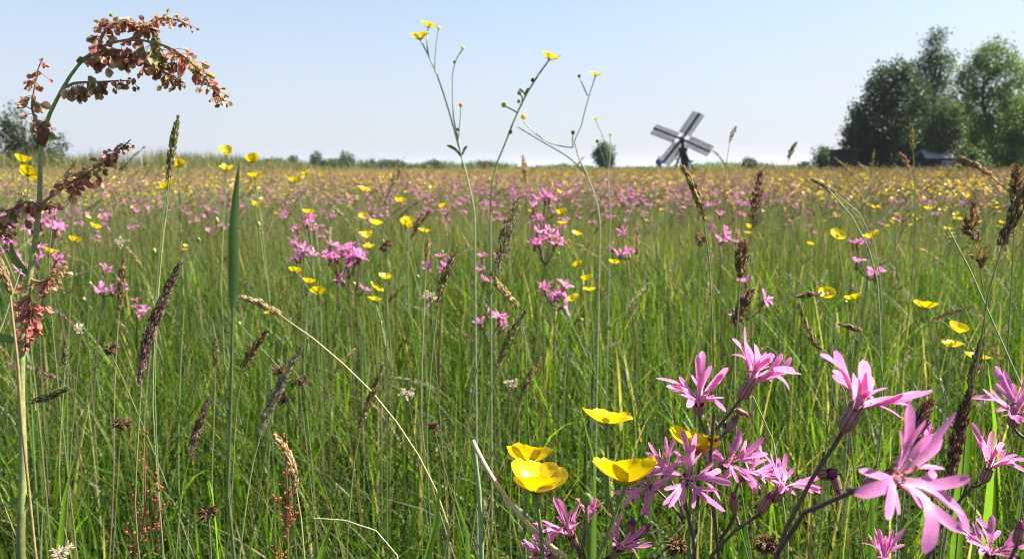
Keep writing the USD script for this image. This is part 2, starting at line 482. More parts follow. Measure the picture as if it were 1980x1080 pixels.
px_tree('dark green tree leaning over the hut roof behind the airy tree', 1862, 190, 92,
        [(1850, 240, 44, 45), (1890, 270, 50, 48), (1820, 280, 40, 42)], DARKG, 5, ntips=260, per=55, leaf=0.17, spread=0.42, trunk=0.22, group=RG)
px_tree('olive green young tree in front of the tallest tree', 1822, 195, 78,
        [(1822, 225, 24, 32), (1838, 262, 26, 30), (1808, 265, 22, 30)], MIDG, 6, ntips=110, per=50, leaf=0.14, spread=0.32, trunk=0.12, group=RG)
px_tree('bushy tree with feathery left side beside the flat roofed shed', 1668, 238, 86,
        [(1660, 265, 26, 28), (1680, 285, 30, 30)], DARKG, 7, ntips=120, per=45, leaf=0.15, spread=0.35, trunk=0.1, group=RG)
px_tree('loose grey green bush at the left end of the grove', 1592, 280, 80,
        [(1590, 305, 22, 20), (1605, 315, 24, 14)], MIDG, 8, ntips=70, per=40, leaf=0.12, spread=0.25, trunk=0.06, name='bush', cat='bush')
px_tree('single small rounded tree standing alone left of the windmill', 1168, 275, 150,
        [(1168, 300, 20, 22), (1170, 312, 17, 12)], DARKG, 9, ntips=110, per=50, leaf=0.17, spread=0.3, trunk=0.14, name='round_tree')
px_tree('thin pale grey green willow shrub at the left edge', 62, 205, 58,
        [(30, 235, 20, 32), (62, 265, 38, 30), (95, 285, 42, 26), (50, 300, 48, 20), (15, 262, 20, 40)], np.array([[0.05, 0.07, 0.04], [0.065, 0.09, 0.045]]), 10, ntips=170, per=28, leaf=0.11, spread=0.24, trunk=0.08, name='willow_shrub')
px_tree('small round bush just right of the windmill', 1449, 306, 190, [(1449, 318, 14, 12)], MIDG, 11, ntips=45, per=40, leaf=0.2, spread=0.32, trunk=0.06, name='bush', cat='bush')
px_tree('low dark bush between the windmill and the grove', 1554, 312, 190, [(1554, 322, 13, 9)], DARKG, 12, ntips=40, per=40, leaf=0.2, spread=0.3, trunk=0.06, name='bush', cat='bush')
px_tree('dark low thicket under the grove left of the hut', 1745, 255, 88, [(1745, 280, 60, 48), (1695, 300, 55, 34), (1790, 275, 55, 50)], DARKG, 13, ntips=340, per=55, leaf=0.16, spread=0.4, trunk=0.1, name='thicket', cat='bush')
px_tree('dark low thicket under the grove right of the hut', 1890, 262, 90, [(1880, 280, 55, 46), (1935, 290, 55, 42), (1985, 295, 45, 36)], DARKG, 14, ntips=300, per=55, leaf=0.16, spread=0.4, trunk=0.1, name='thicket', cat='bush')
px_tree('bright bush partly hiding the right end of the hut', 1868, 285, 73, [(1868, 305, 22, 20), (1885, 312, 24, 14)], MIDG, 15, ntips=70, per=45, leaf=0.12, spread=0.26, trunk=0.06, name='bush', cat='bush')
for k, (lab, x, y, rx, ry) in enumerate((('low wide green bush between the pointed tree and the square tree', 640, 314, 26, 9), ('low green bush joining the two widest horizon bushes', 765, 315, 24, 8), ('low green bush between the flat bush and the tallest buttercup', 838, 317, 20, 8),
        ('low green bush ending the row right of the tallest buttercup', 945, 318, 18, 7), ('low green bush left of the small faint tree', 525, 313, 30, 9), ('low green bush right of the broad blade', 480, 312, 22, 9))):
    px_tree(lab, x, y - 3, 260 + 5 * k, [(x, y + ry * .5, rx, ry), (x + rx * .5, y + ry, rx * .7, ry * .7)], MIDG, 60 + k, ntips=90, per=34, leaf=0.3, spread=0.45, trunk=0.1, name='distant_bush', cat='bush', group='bushes and trees on the horizon')
far = [('small dark pointed tree on the horizon left of the paired one', 612, 293, 10, 16), ('upright dark tree on the horizon with square outline', 670, 292, 15, 17),
       ('long low rounded bush on the horizon, the widest one', 728, 309, 36, 12), ('flat bush on the horizon right of the widest one', 803, 317, 26, 9),
       ('low bush on the horizon left of the tall buttercup stem', 868, 317, 16, 9), ('rounded bush on the horizon right of the tall buttercup stem', 920, 312, 22, 12),
       ('small faint tree on the horizon left of the dark pointed one', 566, 302, 9, 11), ('tiny bush on the far left horizon above the reeds', 398, 306, 8, 9),
       ('tiny low bush on the horizon beneath the pale bent buttercup stem', 1085, 318, 16, 8), ('small bush on the horizon right of the round windmill bush', 1478, 318, 8, 7),
       ('dark low bush on the horizon behind three buttercups on the left', 445, 315, 26, 8)]
for k, (lab, x, y, rx, ry) in enumerate(far):
    px_tree(lab, x, y, 320 + 7 * k, [(x, y + ry, rx, ry), (x + rx * .3, y + ry * 1.3, rx * .7, ry * .7), (x - rx * .35, y + ry * 1.4, rx * .6, ry * .6)], DARKG * 1.1, 20 + k,
            ntips=int(30 + rx * 3), per=30, leaf=0.36, spread=0.5, trunk=0.12, name='distant_bush' if 'bush' in lab else 'distant_tree', cat='bush' if 'bush' in lab else 'tree', group='bushes and trees on the horizon')

# reeds and rough grass before the horizon on the left
rng = np.random.default_rng(31)
n = 24000
d = rng.uniform(46, 120, n)
px = rng.uniform(-500, 720, n)
keep = fbm(np.c_[px * 0.012, d * 0.03, 0 * d], 3, 2) > rng.uniform(0.2, 0.6, n)
d, px = d[keep], px[keep]
n = len(d)
base = np.c_[(px - 990) / FPX * d, d, np.full(n, -0.05)]
hh = (0.85 + 0.013 * d + 1.0 * fbm(np.c_[px * 0.02, d * 0.05, 0 * d], 3, 5)) * rng.uniform(0.6, 1.1, n) * np.clip((760 - px) / 300, 0.35, 1)
tin = np.array([[0.15, 0.14, 0.065], [0.10, 0.115, 0.045], [0.19, 0.165, 0.085], [0.085, 0.10, 0.04]])[rng.integers(0, 4, n)]
v, f, c = ribbon_blades(rng, base, hh, np.abs(rng.normal(0.2, 0.15, n)), rng.uniform(0, 6.28, n), rng.uniform(0.03, 0.07, n), 3, tin)
tag(mesh('/World/reed_bed', v, f, GRASS, c), 'pale tan and green reed bed beyond the flowers on the left', 'reeds', kind='stuff')
# darker scrub strip along the whole horizon
n = 14000
d = rng.uniform(330, 500, n)
px = rng.uniform(-400, 2400, n)
base = np.c_[(px - 990) / FPX * d, d, np.full(n, -0.05)]
hh = rng.uniform(0.9, 2.6, n) * np.where(px < 1000, 2.1, np.where(px < 1300, 1.0, 1.4)) * (0.45 + fbm(np.c_[px * 0.01, 0 * d, 0 * d], 3, 8))
v, f, c = ribbon_blades(rng, base, hh, np.abs(rng.normal(0.3, 0.2, n)), rng.uniform(0, 6.28, n), rng.uniform(0.3, 0.7, n), 2, MIDG[rng.integers(0, 3, n)] * 1.1)
tag(mesh('/World/hedge_line', v, f, GRASS, c), 'thin line of far green scrub along the horizon', 'scrub', kind='stuff')


# ------------------------------------------------------------------ huts
def boxm(c, s, rz=0.0):
    b = trimesh.creation.box(s)
    v = np.array(b.vertices)
    ca, sa = math.cos(rz), math.sin(rz)
    v = np.c_[v[:, 0] * ca - v[:, 1] * sa, v[:, 0] * sa + v[:, 1] * ca, v[:, 2]]
    return v + np.asarray(c, float), np.array(b.faces)


def beam(a, b, w, h=None):
    """A squared timber from a to b."""
    h = h or w
    a, b = np.asarray(a, float), np.asarray(b, float)
    M = frame(b - a)
    bb = trimesh.creation.box([w, h, np.linalg.norm(b - a)])
    return np.array(bb.vertices) @ M.T + (a + b) / 2, np.array(bb.faces)


def single(vf):
    return MB().add(vf)


b0 = ground_at(1637, 74)
S = Thing('shed', 'dark flat roofed wooden shed at the left of the grove', 'shed', b0)
S.part('wall', single(boxm(b0 + [0, 1.0, 1.05], [1.55, 2.0, 2.1])), BOARD, smooth=False)
for k in range(9):
    S.part('plank', single(boxm(b0 + [-0.70 + k * 0.175, -0.016, 1.05], [0.16, 0.03, 2.08])), BOARD, smooth=False)
S.part('roof', single(boxm(b0 + [0, 0.95, 2.19], [2.0, 2.6, 0.14])), BOARD, smooth=False)
S.part('roof_edge', single(boxm(b0 + [0, -0.37, 2.20], [2.02, 0.04, 0.18])), BOARD, smooth=False)
b0 = ground_at(1815, 77)
H = Thing('hut', 'dark hut with grey pitched roof and pale blue window under the trees', 'hut', b0)
H.part('wall', single(boxm(b0 + [0.15, 1.3, 0.8], [2.5, 2.6, 1.6])), BOARD, smooth=False)
roof = np.array([[-1.35, -0.2, 1.52], [1.45, -0.2, 1.52], [1.25, 1.3, 2.25], [-1.05, 1.3, 2.25], [-1.35, 2.8, 1.52], [1.45, 2.8, 1.52]])
for name, q in (('roof', [0, 1, 2, 3]), ('roof', [3, 2, 5, 4])):
    r4 = roof[q] + b0
    vv = np.vstack([r4, r4 + [0, 0, 0.07]])
    H.part(name, MB().add((vv, np.array([[0, 1, 2], [0, 2, 3], [4, 6, 5], [4, 7, 6], [0, 4, 5], [0, 5, 1], [1, 5, 6], [1, 6, 2], [2, 6, 7], [2, 7, 3], [3, 7, 4], [3, 4, 0]]))), ROOF, smooth=False)
H.part('door', single(boxm(b0 + [-0.55, -0.03, 0.75], [0.75, 0.05, 1.5])), TARRED, smooth=False)
wf = H.part('window', single(boxm(b0 + [0.75, -0.02, 0.95], [1.0, 0.05, 0.75])), TRIM, smooth=False)
for dx in (-0.23, 0.23):
    H.part('pane', single(boxm(b0 + [0.75 + dx, -0.05, 0.95], [0.40, 0.015, 0.60])), PANE, wf, False)

# ------------------------------------------------------------------ windmill
D = 81.0
hub = at(1319, 271, D)
foot = np.array([hub[0] + 1.35, hub[1] + 4.6, 0.25])
ax = norm(foot - hub)
base = np.array([(hub[0] + foot[0]) / 2, hub[1] + 1.2, 0.0])
W = Thing('windmill', 'small black windmill with four lattice sails on a sloping shaft', 'windmill', base)
W.part('shaft', single(tube(np.array([hub - ax * 0.35, hub + ax * 2.2, foot]), np.array([0.13, 0.22, 0.26]), sides=12)), TARRED)
W.part('hub', single(tube(np.array([hub - ax * 0.42, hub - ax * 0.1, hub + ax * 0.35]), np.array([0.17, 0.24, 0.24]), sides=12)), TARRED)
drum = MB().add(tube(np.array([hub + ax * 2.4, hub + ax * 5.2]), 0.36, 0.42, 14))
W.part('screw_barrel', drum, TARRED)
for (dx, dy) in ((-0.28, 0.9), (1.35, 0.95)):
    W.part('leg', single(beam(np.array([hub[0] + 0.28, hub[1] + 1.25, hub[2] - 0.75]), np.array([hub[0] + 0.55 + dx * 0.85, hub[1] + dy, 0.0]), 0.17)), TARRED, smooth=False)
W.part('leg', single(beam(np.array([hub[0] + 0.30, hub[1] + 1.35, hub[2] - 0.75]), np.array([hub[0] - 0.2, hub[1] + 3.2, 0.0]), 0.14)), TARRED, smooth=False)
W.part('cross_beam', single(beam(np.array([hub[0] + 0.25, hub[1] + 1.0, 1.35]), np.array([hub[0] + 1.35, hub[1] + 1.02, 1.30]), 0.16)), TARRED, smooth=False)
W.part('cross_beam', single(beam(np.array([hub[0] + 0.1, hub[1] + 0.86, 0.42]), np.array([hub[0] + 1.75, hub[1] + 0.9, 0.40]), 0.16)), TARRED, smooth=False)
W.part('bearing_block', single(boxm(hub + ax * 1.1 - [0, 0, 0.30], [0.75, 0.5, 0.42], 0.2)), TARRED, smooth=False)
hoop = np.array([[hub[0] + 0.05 + 0.42 * math.cos(a), hub[1] + 0.8, 1.75 + 0.62 * math.sin(a)] for a in np.linspace(1.9, 5.0, 14)])
W.part('brake_hoop', single(tube(hoop, 0.05, 0.05, 6)), TARRED)


def plane_dir(dxp, dyp):
    """The direction in the sails' plane that is seen along (dxp, dyp) photo pixels."""
    r = norm(F + R * (1319 - 990) / FPX + U * (540 - 271) / FPX)
    d = R * dxp - U * dyp
    return norm(d - r * np.dot(d, ax) / np.dot(r, ax))


for (dxp, dyp, ln) in ((38, -55, 3.25), (-57, -22, 3.05), (56, 26, 3.05), (-38, 47, 3.1)):
    e = plane_dir(dxp, dyp)
    sd = np.cross(e, ax)
    o = hub - ax * 0.18
    sail = W.part('sail', single(beam(o + e * 0.0, o + e * ln, 0.24, 0.18)), TARRED, smooth=False)
    for k in range(15):
        q = o + e * (0.62 + k * (ln - 0.66) / 14)
        W.part('cross_bar', single(beam(q - sd * 0.46, q + sd * 0.66, 0.055)), LATTICE, sail, False)
    for o2 in (-0.46, -0.23, 0.22, 0.44, 0.66):
        W.part('batten', single(beam(o + e * 0.6 + sd * o2 + ax * 0.03, o + e * (ln - 0.02) + sd * o2 + ax * 0.03, 0.075 if abs(o2) > .4 else 0.045)), LATTICE, sail, False)


# ------------------------------------------------------------------ person
def chain(spec, edge=0.05, it=8):
    body = manifold3d.Manifold()
    for (p, r, q, s) in spec:
        a = manifold3d.Manifold.sphere(r, 14).translate(tuple(map(float, p)))
        b = manifold3d.Manifold.sphere(s, 14).translate(tuple(map(float, q)))
        body += manifold3d.Manifold.batch_hull([a, b])
    m = body.refine_to_length(edge).to_mesh()
    t = trimesh.Trimesh(m.vert_properties[:, :3], m.tri_verts, process=True)
    trimesh.smoothing.filter_taubin(t, iterations=it)
    return np.array(t.vertices), np.array(t.faces)


p0 = ground_at(1274, 79)
P = Thing('person', 'person in a blue top and dark trousers standing left of the windmill', 'person', p0)


def shift(vf):
    return vf[0] + p0, vf[1]


J = dict(neck=(0, 0, 1.46), chest=(0, 0, 1.28), hip=(0, 0, 0.95), hl=(-.09, 0, .9), hr=(.09, 0, .9), kl=(-.11, -.03, .48), kr=(.12, -.02, .48), al=(-.12, .02, .09), ar=(.14, .02, .09),
         sl=(-.18, 0, 1.40), sr=(.18, 0, 1.40), el=(-.25, .03, 1.13), er=(.26, -.03, 1.13), wl=(-.2, -.16, .95), wr=(.22, -.2, 1.0))
P.part('body', single(shift(chain([((0, -.01, 1.62), .10, (0, .0, 1.55), .085), ((0, 0, 1.55), .06, J['neck'], .06), (J['neck'], .08, J['hip'], .11), (J['hl'], .085, J['kl'], .06), (J['kl'], .06, J['al'], .04),
    (J['hr'], .085, J['kr'], .06), (J['kr'], .06, J['ar'], .04), (J['al'], .045, (-.13, -.14, .05), .035), (J['ar'], .045, (.15, -.14, .05), .035),
    (J['sl'], .06, J['el'], .045), (J['el'], .045, J['wl'], .03), (J['sr'], .06, J['er'], .045), (J['er'], .045, J['wr'], .03), (J['sl'], .06, J['sr'], .06),
    (J['wl'], .03, (-.17, -.24, .93), .03), (J['wr'], .03, (.2, -.28, 1.0), .03), ((0, -.11, 1.6), .018, (0, -.1, 1.63), .012)], 0.04, 4))), SKIN)
P.part('jacket', single(shift(chain([(J['chest'], .15, (0, 0, .92), .155), (J['sl'], .09, J['sr'], .09), (J['sl'], .085, J['el'], .07), (J['el'], .07, J['wl'], .055), (J['sr'], .085, J['er'], .07), (J['er'], .07, J['wr'], .055),
    ((-.1, 0, 1.3), .11, (-.08, 0, .95), .12), ((.1, 0, 1.3), .11, (.08, 0, .95), .12)]))), CLOTH_BLUE)
P.part('trousers', single(shift(chain([((-.06, 0, .93), .12, (.06, 0, .93), .12), (J['hl'], .105, J['kl'], .085), (J['kl'], .085, (-.12, .02, .12), .075), (J['hr'], .105, J['kr'], .085), (J['kr'], .085, (.14, .02, .12), .075)]))), CLOTH_DARK)
P.part('hair', single(shift(chain([((0, .02, 1.66), .107, (0, .045, 1.6), .09)]))), HAIR)


# ------------------------------------------------------------------ flower builders
def sphere(c, r, n=1, squash=(1, 1, 1)):
    s = trimesh.creation.icosphere(n, 1.0)
    return np.array(s.vertices) * np.asarray(squash) * r + np.asarray(c), np.array(s.faces)


def ellipsoid(c, axis, r, ln, sub=1):
    s = trimesh.creation.icosphere(sub, 1.0)
    return (np.array(s.vertices) * [r, r, ln]) @ frame(axis).T + np.asarray(c), np.array(s.faces)


def lobe(line, side, up, hw, segs_c=3, cup=0.25):
    """A strip with rounded tip along a line; side and up are per-point frames."""
    n = len(line)
    t = np.linspace(0, 1, n)
    w = hw * (0.55 + 0.45 * np.sin(np.clip(t * 1.1, 0, 1) * math.pi * 0.6)) * np.clip(1 - np.clip((t - 0.80) / 0.21, 0, 1) ** 2.4, 0.02, 1) ** 0.5
    x = np.linspace(-1, 1, segs_c)
    v = line[:, None] + side[:, None] * (w[:, None] * x[None])[..., None] + up[:, None] * (w[:, None] * cup * (x[None] ** 2 - 0.5))[..., None]
    return grid(v)


def robin_petal(rng, M, c, Rr, ang, lift, hi=True, wide=1.0):
    """One ragged petal of four lobes, in the flower's frame M at c."""
    mb = MB()
    ns = 12 if hi else 5
    ca, sa = math.cos(ang), math.sin(ang)
    rad = np.array([ca, sa, 0])
    tng = np.array([-sa, ca, 0])
    zed = np.array([0, 0, 1.0])
    lift = lift + rng.normal(0, 0.14)
    twist = rng.normal(0, 0.12)
    for (a, ln, st, w) in ((-0.66, 0.80, 0.24, 0.044), (-0.20, 1.06, 0.30, 0.064), (0.21, 1.02, 0.30, 0.062), (0.68, 0.76, 0.24, 0.042)):
        a = a + rng.normal(0, 0.09) + twist
        ln = ln * rng.uniform(0.82, 1.12)
        t = np.linspace(0, 1, ns)
        spread = np.clip((t - 0.10) / 0.35, 0, 1) ** 0.8
        bend = rng.normal(0.05, 0.6)
        el = lift + bend * (t - 0.2) + 0.5 * (1 - t) ** 2
        step = Rr * ln / (ns - 1)
        aa = a * spread + rng.normal(0, 0.30) * t ** 2
        dirs = np.cos(el)[:, None] * (np.cos(aa)[:, None] * rad + np.sin(aa)[:, None] * tng) + np.sin(el)[:, None] * zed
        line = np.vstack([np.zeros(3), np.cumsum(dirs[:-1] * step, 0)]) + rad * Rr * 0.05
        side = norm(np.cross(zed, np.cos(aa)[:, None] * rad + np.sin(aa)[:, None] * tng))
        roll = rng.normal(0, 0.6) * t
        up = norm(np.cross(dirs, side))
        side2 = side * np.cos(roll)[:, None] + up * np.sin(roll)[:, None]
        up2 = norm(np.cross(dirs, side2))
        v, f = lobe(line, side2, up2, w * wide * Rr * (1.28 if hi else 1.2) * rng.uniform(0.85, 1.15), 3 if hi else 2, 0.35)
        deep = np.repeat(np.clip(t * 1.7, 0, 1), 3 if hi else 2)[:, None]
        vein = np.tile([1.04, 0.80, 1.02], ns)[:, None] if hi else 1.0
        col = np.array([0.88, 0.58, 0.78]) * (1 - deep) + np.array([0.88, 0.29, 0.64]) * deep
        col = col * vein
        mb.add((v @ M.T + c, f), col * rng.uniform(0.9, 1.08))
    return mb


def calyx(M, c, Rr, ln=0.42, wide=0.135, c1=(0.10, 0.028, 0.032), c2=(0.24, 0.13, 0.10), sides=20):
    t = np.linspace(0, 1, 8)
    prof = wide * Rr * np.array([0.35, 0.78, 0.98, 1.0, 0.98, 0.94, 0.92, 0.98])
    a = np.arange(sides + 1) * 2 * math.pi / sides
    z = -ln * Rr * (1 - t)
    v = np.stack([prof[:, None] * np.cos(a)[None], prof[:, None] * np.sin(a)[None], np.broadcast_to(z[:, None], (8, sides + 1))], -1)
    v[-1, :, 2] += np.where(np.arange(sides + 1) % 4 == 2, 0.16 * Rr, -0.03 * Rr)
    rib = (np.arange(sides + 1) % 2)[None, :, None]
    v[..., :2] *= 1 - 0.05 * (rib[..., 0:1])
    col = np.where(rib == 0, np.array(c1), np.array(c2)) * np.ones((8, 1, 1))
    vv, f = grid(v)
    return MB().add((vv @ M.T + c, f), col.reshape(-1, 3))


def robin_flower(T, rng, c, axis, Rr, roll=0.0, lift=0.35, droop=0.0, wide=1.0):
    M = frame(axis, roll)
    fl = T.part('flower', calyx(M, c, Rr), STEM, label=None)
    for k in range(5):
        T.part('petal', robin_petal(rng, M, c, Rr, k * 2 * math.pi / 5 + rng.normal(0, 0.12), lift + droop * rng.random(), True, wide), PINK, fl)
    mb = MB()
    for k in range(9):
        a = rng.uniform(0, 6.28)
        tip = np.array([math.cos(a) * 0.16, math.sin(a) * 0.16, rng.uniform(0.10, 0.26)]) * Rr
        mb.add((lambda q: (q[0] @ M.T + c, q[1]))(tube(np.array([[0, 0, 0], tip * 0.6, tip]), 0.010 * Rr, 0.008 * Rr, 4)), (0.75, 0.5, 0.6))
        mb.add((lambda q: (q[0] @ M.T + c, q[1]))(sphere(tip, 0.030 * Rr, 0)), (0.34, 0.25, 0.14))
    T.part('stamens', mb, SEED, fl)
    return c - norm(axis) * 0.40 * Rr


def robin_bud(T, rng, c, axis, r):
    M = frame(axis)
    b = T.part('bud', calyx(M, c, r, 0.9, 0.26), STEM)
    T.part('bud_tip', MB().add(ellipsoid(c, axis, r * 0.17, r * 0.42), (0.34, 0.08, 0.22)), PINK, b)
    return c - norm(axis) * 0.88 * r


def butter_petal(rng, M, c, Rr, ang, cup, n=9, m=9, width=0.62):
    u = np.linspace(0, 1, n)
    x = np.linspace(-1, 1, m)
    hw = Rr * width * (0.16 + 0.84 * np.sin(np.clip(u * 1.25, 0, 1) * math.pi / 2)) * np.sqrt(np.clip(1 - np.clip((u - 0.5) / 0.53, 0, 1) ** 2.4, 0, 1))
    el = cup * (0.25 + 0.95 * u)
    st = Rr / (n - 1)
    r = np.r_[0, np.cumsum(np.cos(el[:-1]) * st)]
    z = np.r_[0, np.cumsum(np.sin(el[:-1]) * st)]
    ph = rng.uniform(0, 6.28)
    notch = 1 - 0.05 * np.exp(-(x / 0.2) ** 2)
    V = np.zeros((n, m, 3))
    lf = rng.normal(0, 0.04)
    for i in range(n):
        s = hw[i] * x
        V[i, :, 0] = r[i] * (notch if i == n - 1 else 1) - 0.22 * (s ** 2) / Rr * math.sin(cup) + 0.02 * Rr
        V[i, :, 1] = s
        V[i, :, 2] = z[i] + (0.40 * math.cos(cup * 0.8) + 0.1) * (s ** 2) / Rr + Rr * 0.02 * u[i] ** 2 * np.sin(4 * x + ph) + lf * Rr * x * u[i]
    ca, sa = math.cos(ang), math.sin(ang)
    v, f = grid(V)
    v = np.c_[v[:, 0] * ca - v[:, 1] * sa, v[:, 0] * sa + v[:, 1] * ca, v[:, 2]]
    g = np.repeat(np.clip(u * 2.2, 0, 1), m)[:, None]
    col = np.array([0.72, 0.52, 0.012]) * (1 - g) + np.array([0.88, 0.67, 0.006]) * g
    if m > 6:
        stripe = 1 - 0.16 * (np.cos(np.tile(x, n) * 22) > 0.5) * (1 - np.repeat(u, m)) - 0.05 * rng.random(n * m)
        col = col * stripe[:, None]
    return MB().add((v @ M.T + c, f), col * rng.uniform(0.95, 1.03))


def butter_centre(rng, M, c, Rr, k=26):
    mb = MB().add((lambda q: (q[0] @ M.T + c, q[1]))(sphere([0, 0, 0.10 * Rr], 0.13 * Rr, 1)), (0.30, 0.36, 0.03))
    for _ in range(k):
        a, b = rng.uniform(0, 6.28), rng.uniform(0.12, 0.30)
        tip = np.array([math.cos(a) * b, math.sin(a) * b, rng.uniform(0.16, 0.30)]) * Rr
        mb.add((lambda q: (q[0] @ M.T + c, q[1]))(ellipsoid(tip, tip, 0.022 * Rr, 0.055 * Rr, 0)), (0.72, 0.48, 0.01))
        mb.add((lambda q: (q[0] @ M.T + c, q[1]))(tube(np.array([[0, 0, 0.03 * Rr], tip]), 0.008 * Rr, 0.008 * Rr, 3)), (0.6, 0.5, 0.03))
    return mb


def butter_flower(T, rng, c, axis, Rr, roll=0.0, cup=0.6, width=0.61, missing=()):
    M = frame(axis, roll)
    fl = T.part('flower', butter_centre(rng, M, c, Rr), SEED)
    for k in range(5):
        if k not in missing:
            T.part('petal', butter_petal(rng, M, c + M[:, 2] * (0.012 * Rr * (k % 2)), Rr, k * 2 * math.pi / 5 + rng.normal(0, 0.06), cup * rng.uniform(0.8, 1.2), 11, 15, width * rng.uniform(0.92, 1.06)), YELLOW, fl)
    for k in range(5):
        a = (k + 0.5) * 2 * math.pi / 5
        q = lobe(np.array([np.array([math.cos(a) * s, math.sin(a) * s, (0.35 * s * cup - 0.06) - 0.04]) * Rr for s in np.linspace(0.03, 0.42, 5)]),
                 np.tile([-math.sin(a), math.cos(a), 0], (5, 1)), np.tile([0, 0, 1.0], (5, 1)), 0.13 * Rr, 3, 0.3)
        T.part('sepal', MB().add((q[0] @ M.T + c, q[1]), (0.22, 0.24, 0.05)), GRASS, fl)
    return c - norm(axis) * 0.03 * Rr


GREEN_STEM, PALE_STEM, DARK_STEM = (0.09, 0.14, 0.03), (0.20, 0.24, 0.10), (0.055, 0.030, 0.028)


def to_ground(p, lean=(0.0, 0.0)):
    """Two more points that take a stem from p down to the soil."""
    p = np.asarray(p, float)
    g = np.array([p[0] + lean[0], p[1] + lean[1], -0.02])
    return [p * 0.45 + g * 0.55 + np.array([lean[0], lean[1], 0]) * 0.1, g]


def stem_line(pts, d, n=26, ground=True, lean=(0.0, 0.03)):
    """pts: photo pixels from the top down (optionally with a depth of their own)."""
    q = [at(p[0], p[1], p[2] if len(p) > 2 else d) for p in pts]
    if ground:
        q += to_ground(q[-1], lean)
    return smooth_line(np.array(q), n)


# ------------------------------------------------------------------ foreground buttercups
def buttercup(label, flowers, stem, d, seed, r=0.0011, buds=(), group=None, col=GREEN_STEM, lean=(0.0, 0.03), branches=(), leaves=()):
    """flowers: (px, py, depth, axis, radius, roll, cup); stem: pixels from the flower down."""
    rng = np.random.default_rng(seed)
    line = stem_line(stem, d, 34, True, lean)
    T = Thing('buttercup', label, 'flower', line[-1], group)
    tops = []
    for (px, py, dd, axis, Rr, roll, cup) in flowers:
        tops.append(butter_flower(T, rng, at(px, py, dd), axis, Rr * (0.93 if dd < 0.6 else 1.3), roll, cup))
    line[0] = tops[0]
    line = smooth_line(np.vstack([line[0], line[2:]]), 34)
    T.part('stem', MB().add(tube(line, np.linspace(r * 0.8, r * 1.3, len(line)), sides=7), col), STEM)
    for k, b in enumerate(branches):
        q = [at(*p) if len(p) > 2 else at(p[0], p[1], d) for p in b[0]]
        if b[1] is not None:
            q[0] = tops[b[1]]
        T.part('branch', MB().add(tube(smooth_line(q, 16), r * 0.65, r * 0.85, 6), col), STEM)
    for (px, py, dd, br, kind) in buds:
        c = at(px, py, dd)
        colr = {'y': (0.62, 0.50, 0.04), 'g': (0.14, 0.20, 0.04), 'p': (0.55, 0.55, 0.25), 'o': (0.55, 0.25, 0.05)}[kind]
        T.part('bud', MB().add(sphere(c, br, 2, (1, 1, 1.08)), colr), SEED)
    for (a, b, w) in leaves:
        p, q = at(*a), at(*b)
        ln = smooth_line([p, (p + q) / 2 + [0, 0, 0.15 * np.linalg.norm(q - p)], q], 8)
        sd = np.tile(norm(np.cross(q - p, F)), (8, 1))
        T.part('leaf', MB().add(lobe(ln, sd, np.tile(-F, (8, 1)), w, 3, 0.4), (0.09, 0.14, 0.035)), GRASS)
    return T


buttercup('open yellow buttercup facing sideways, topmost of the bottom cluster', [(1172, 818, .44, cdir(0.15, 0.95, -0.02), .0150, 0.5, 0.60)],
          [(1172, 824), (1168, 900), (1178, 960), (1190, 1080)], .44, 41)
buttercup('large cup shaped yellow buttercup left of the pink flower', [(1210, 932, .385, cdir(0.05, 0.95, -0.16), .0190, 0.28, 0.95)],
          [(1210, 934), (1205, 980), (1170, 1060), (1130, 1110)], .385, 42)
buttercup('glossy yellow buttercup facing the camera, frontmost at the left of the cluster', [(1036, 948, .40, cdir(0.12, 0.92, 0.14), .0185, 1.0, 1.0)],
          [(1040, 955), (1046, 1010), (1050, 1100)], .40, 43)
buttercup('yellow buttercup half hidden behind the glossy one', [(1022, 895, .43, cdir(0.0, 0.9, -0.35), .0150, 0.2, 0.85)],
          [(1018, 900), (1012, 980), (1016, 1100)], .43, 44)
buttercup('yellow buttercup with raised petals behind the dark ragged robin stem', [(1338, 872, .43, cdir(0.30, 0.9, -0.28), .0170, 0.85, 0.85)],
          [(1338, 876), (1335, 960), (1332, 1100)], .43, 45)

# tall ones against the sky
buttercup('tallest buttercup plant with two yellow flowers high against the sky',
          [(812, 75, 1.15, cdir(-0.1, 0.9, 0.2), .0115, 0.3, 0.75), (828, 52, 1.17, cdir(0.3, 0.9, 0.2), .0100, 0.9, 0.6)],
          [(812, 82), (824, 105), (841, 135), (862, 195), (882, 265), (893, 305), (905, 350), (918, 420)], 1.15, 51, r=.0013, col=(0.26, 0.31, 0.17),
          branches=[([(828, 58), (826, 90), (841, 135)], 1), ([(848, 58), (843, 95), (841, 135)], None), ([(894, 96), (880, 122), (875, 150), (876, 215), (888, 280), (893, 305)], None),
                    ([(891, 206), (889, 245), (886, 270)], None)],
          buds=[(848, 54, 1.15, .0026, 'p'), (895, 93, 1.15, .0026, 'p'), (879, 120, 1.15, .0020, 'g'), (891, 203, 1.15, .0026, 'o'), (886, 250, 1.15, .0022, 'g')],
          leaves=[((891, 303, 1.15), (864, 281, 1.15), .002), ((894, 300, 1.15), (903, 282, 1.15), .0018)])
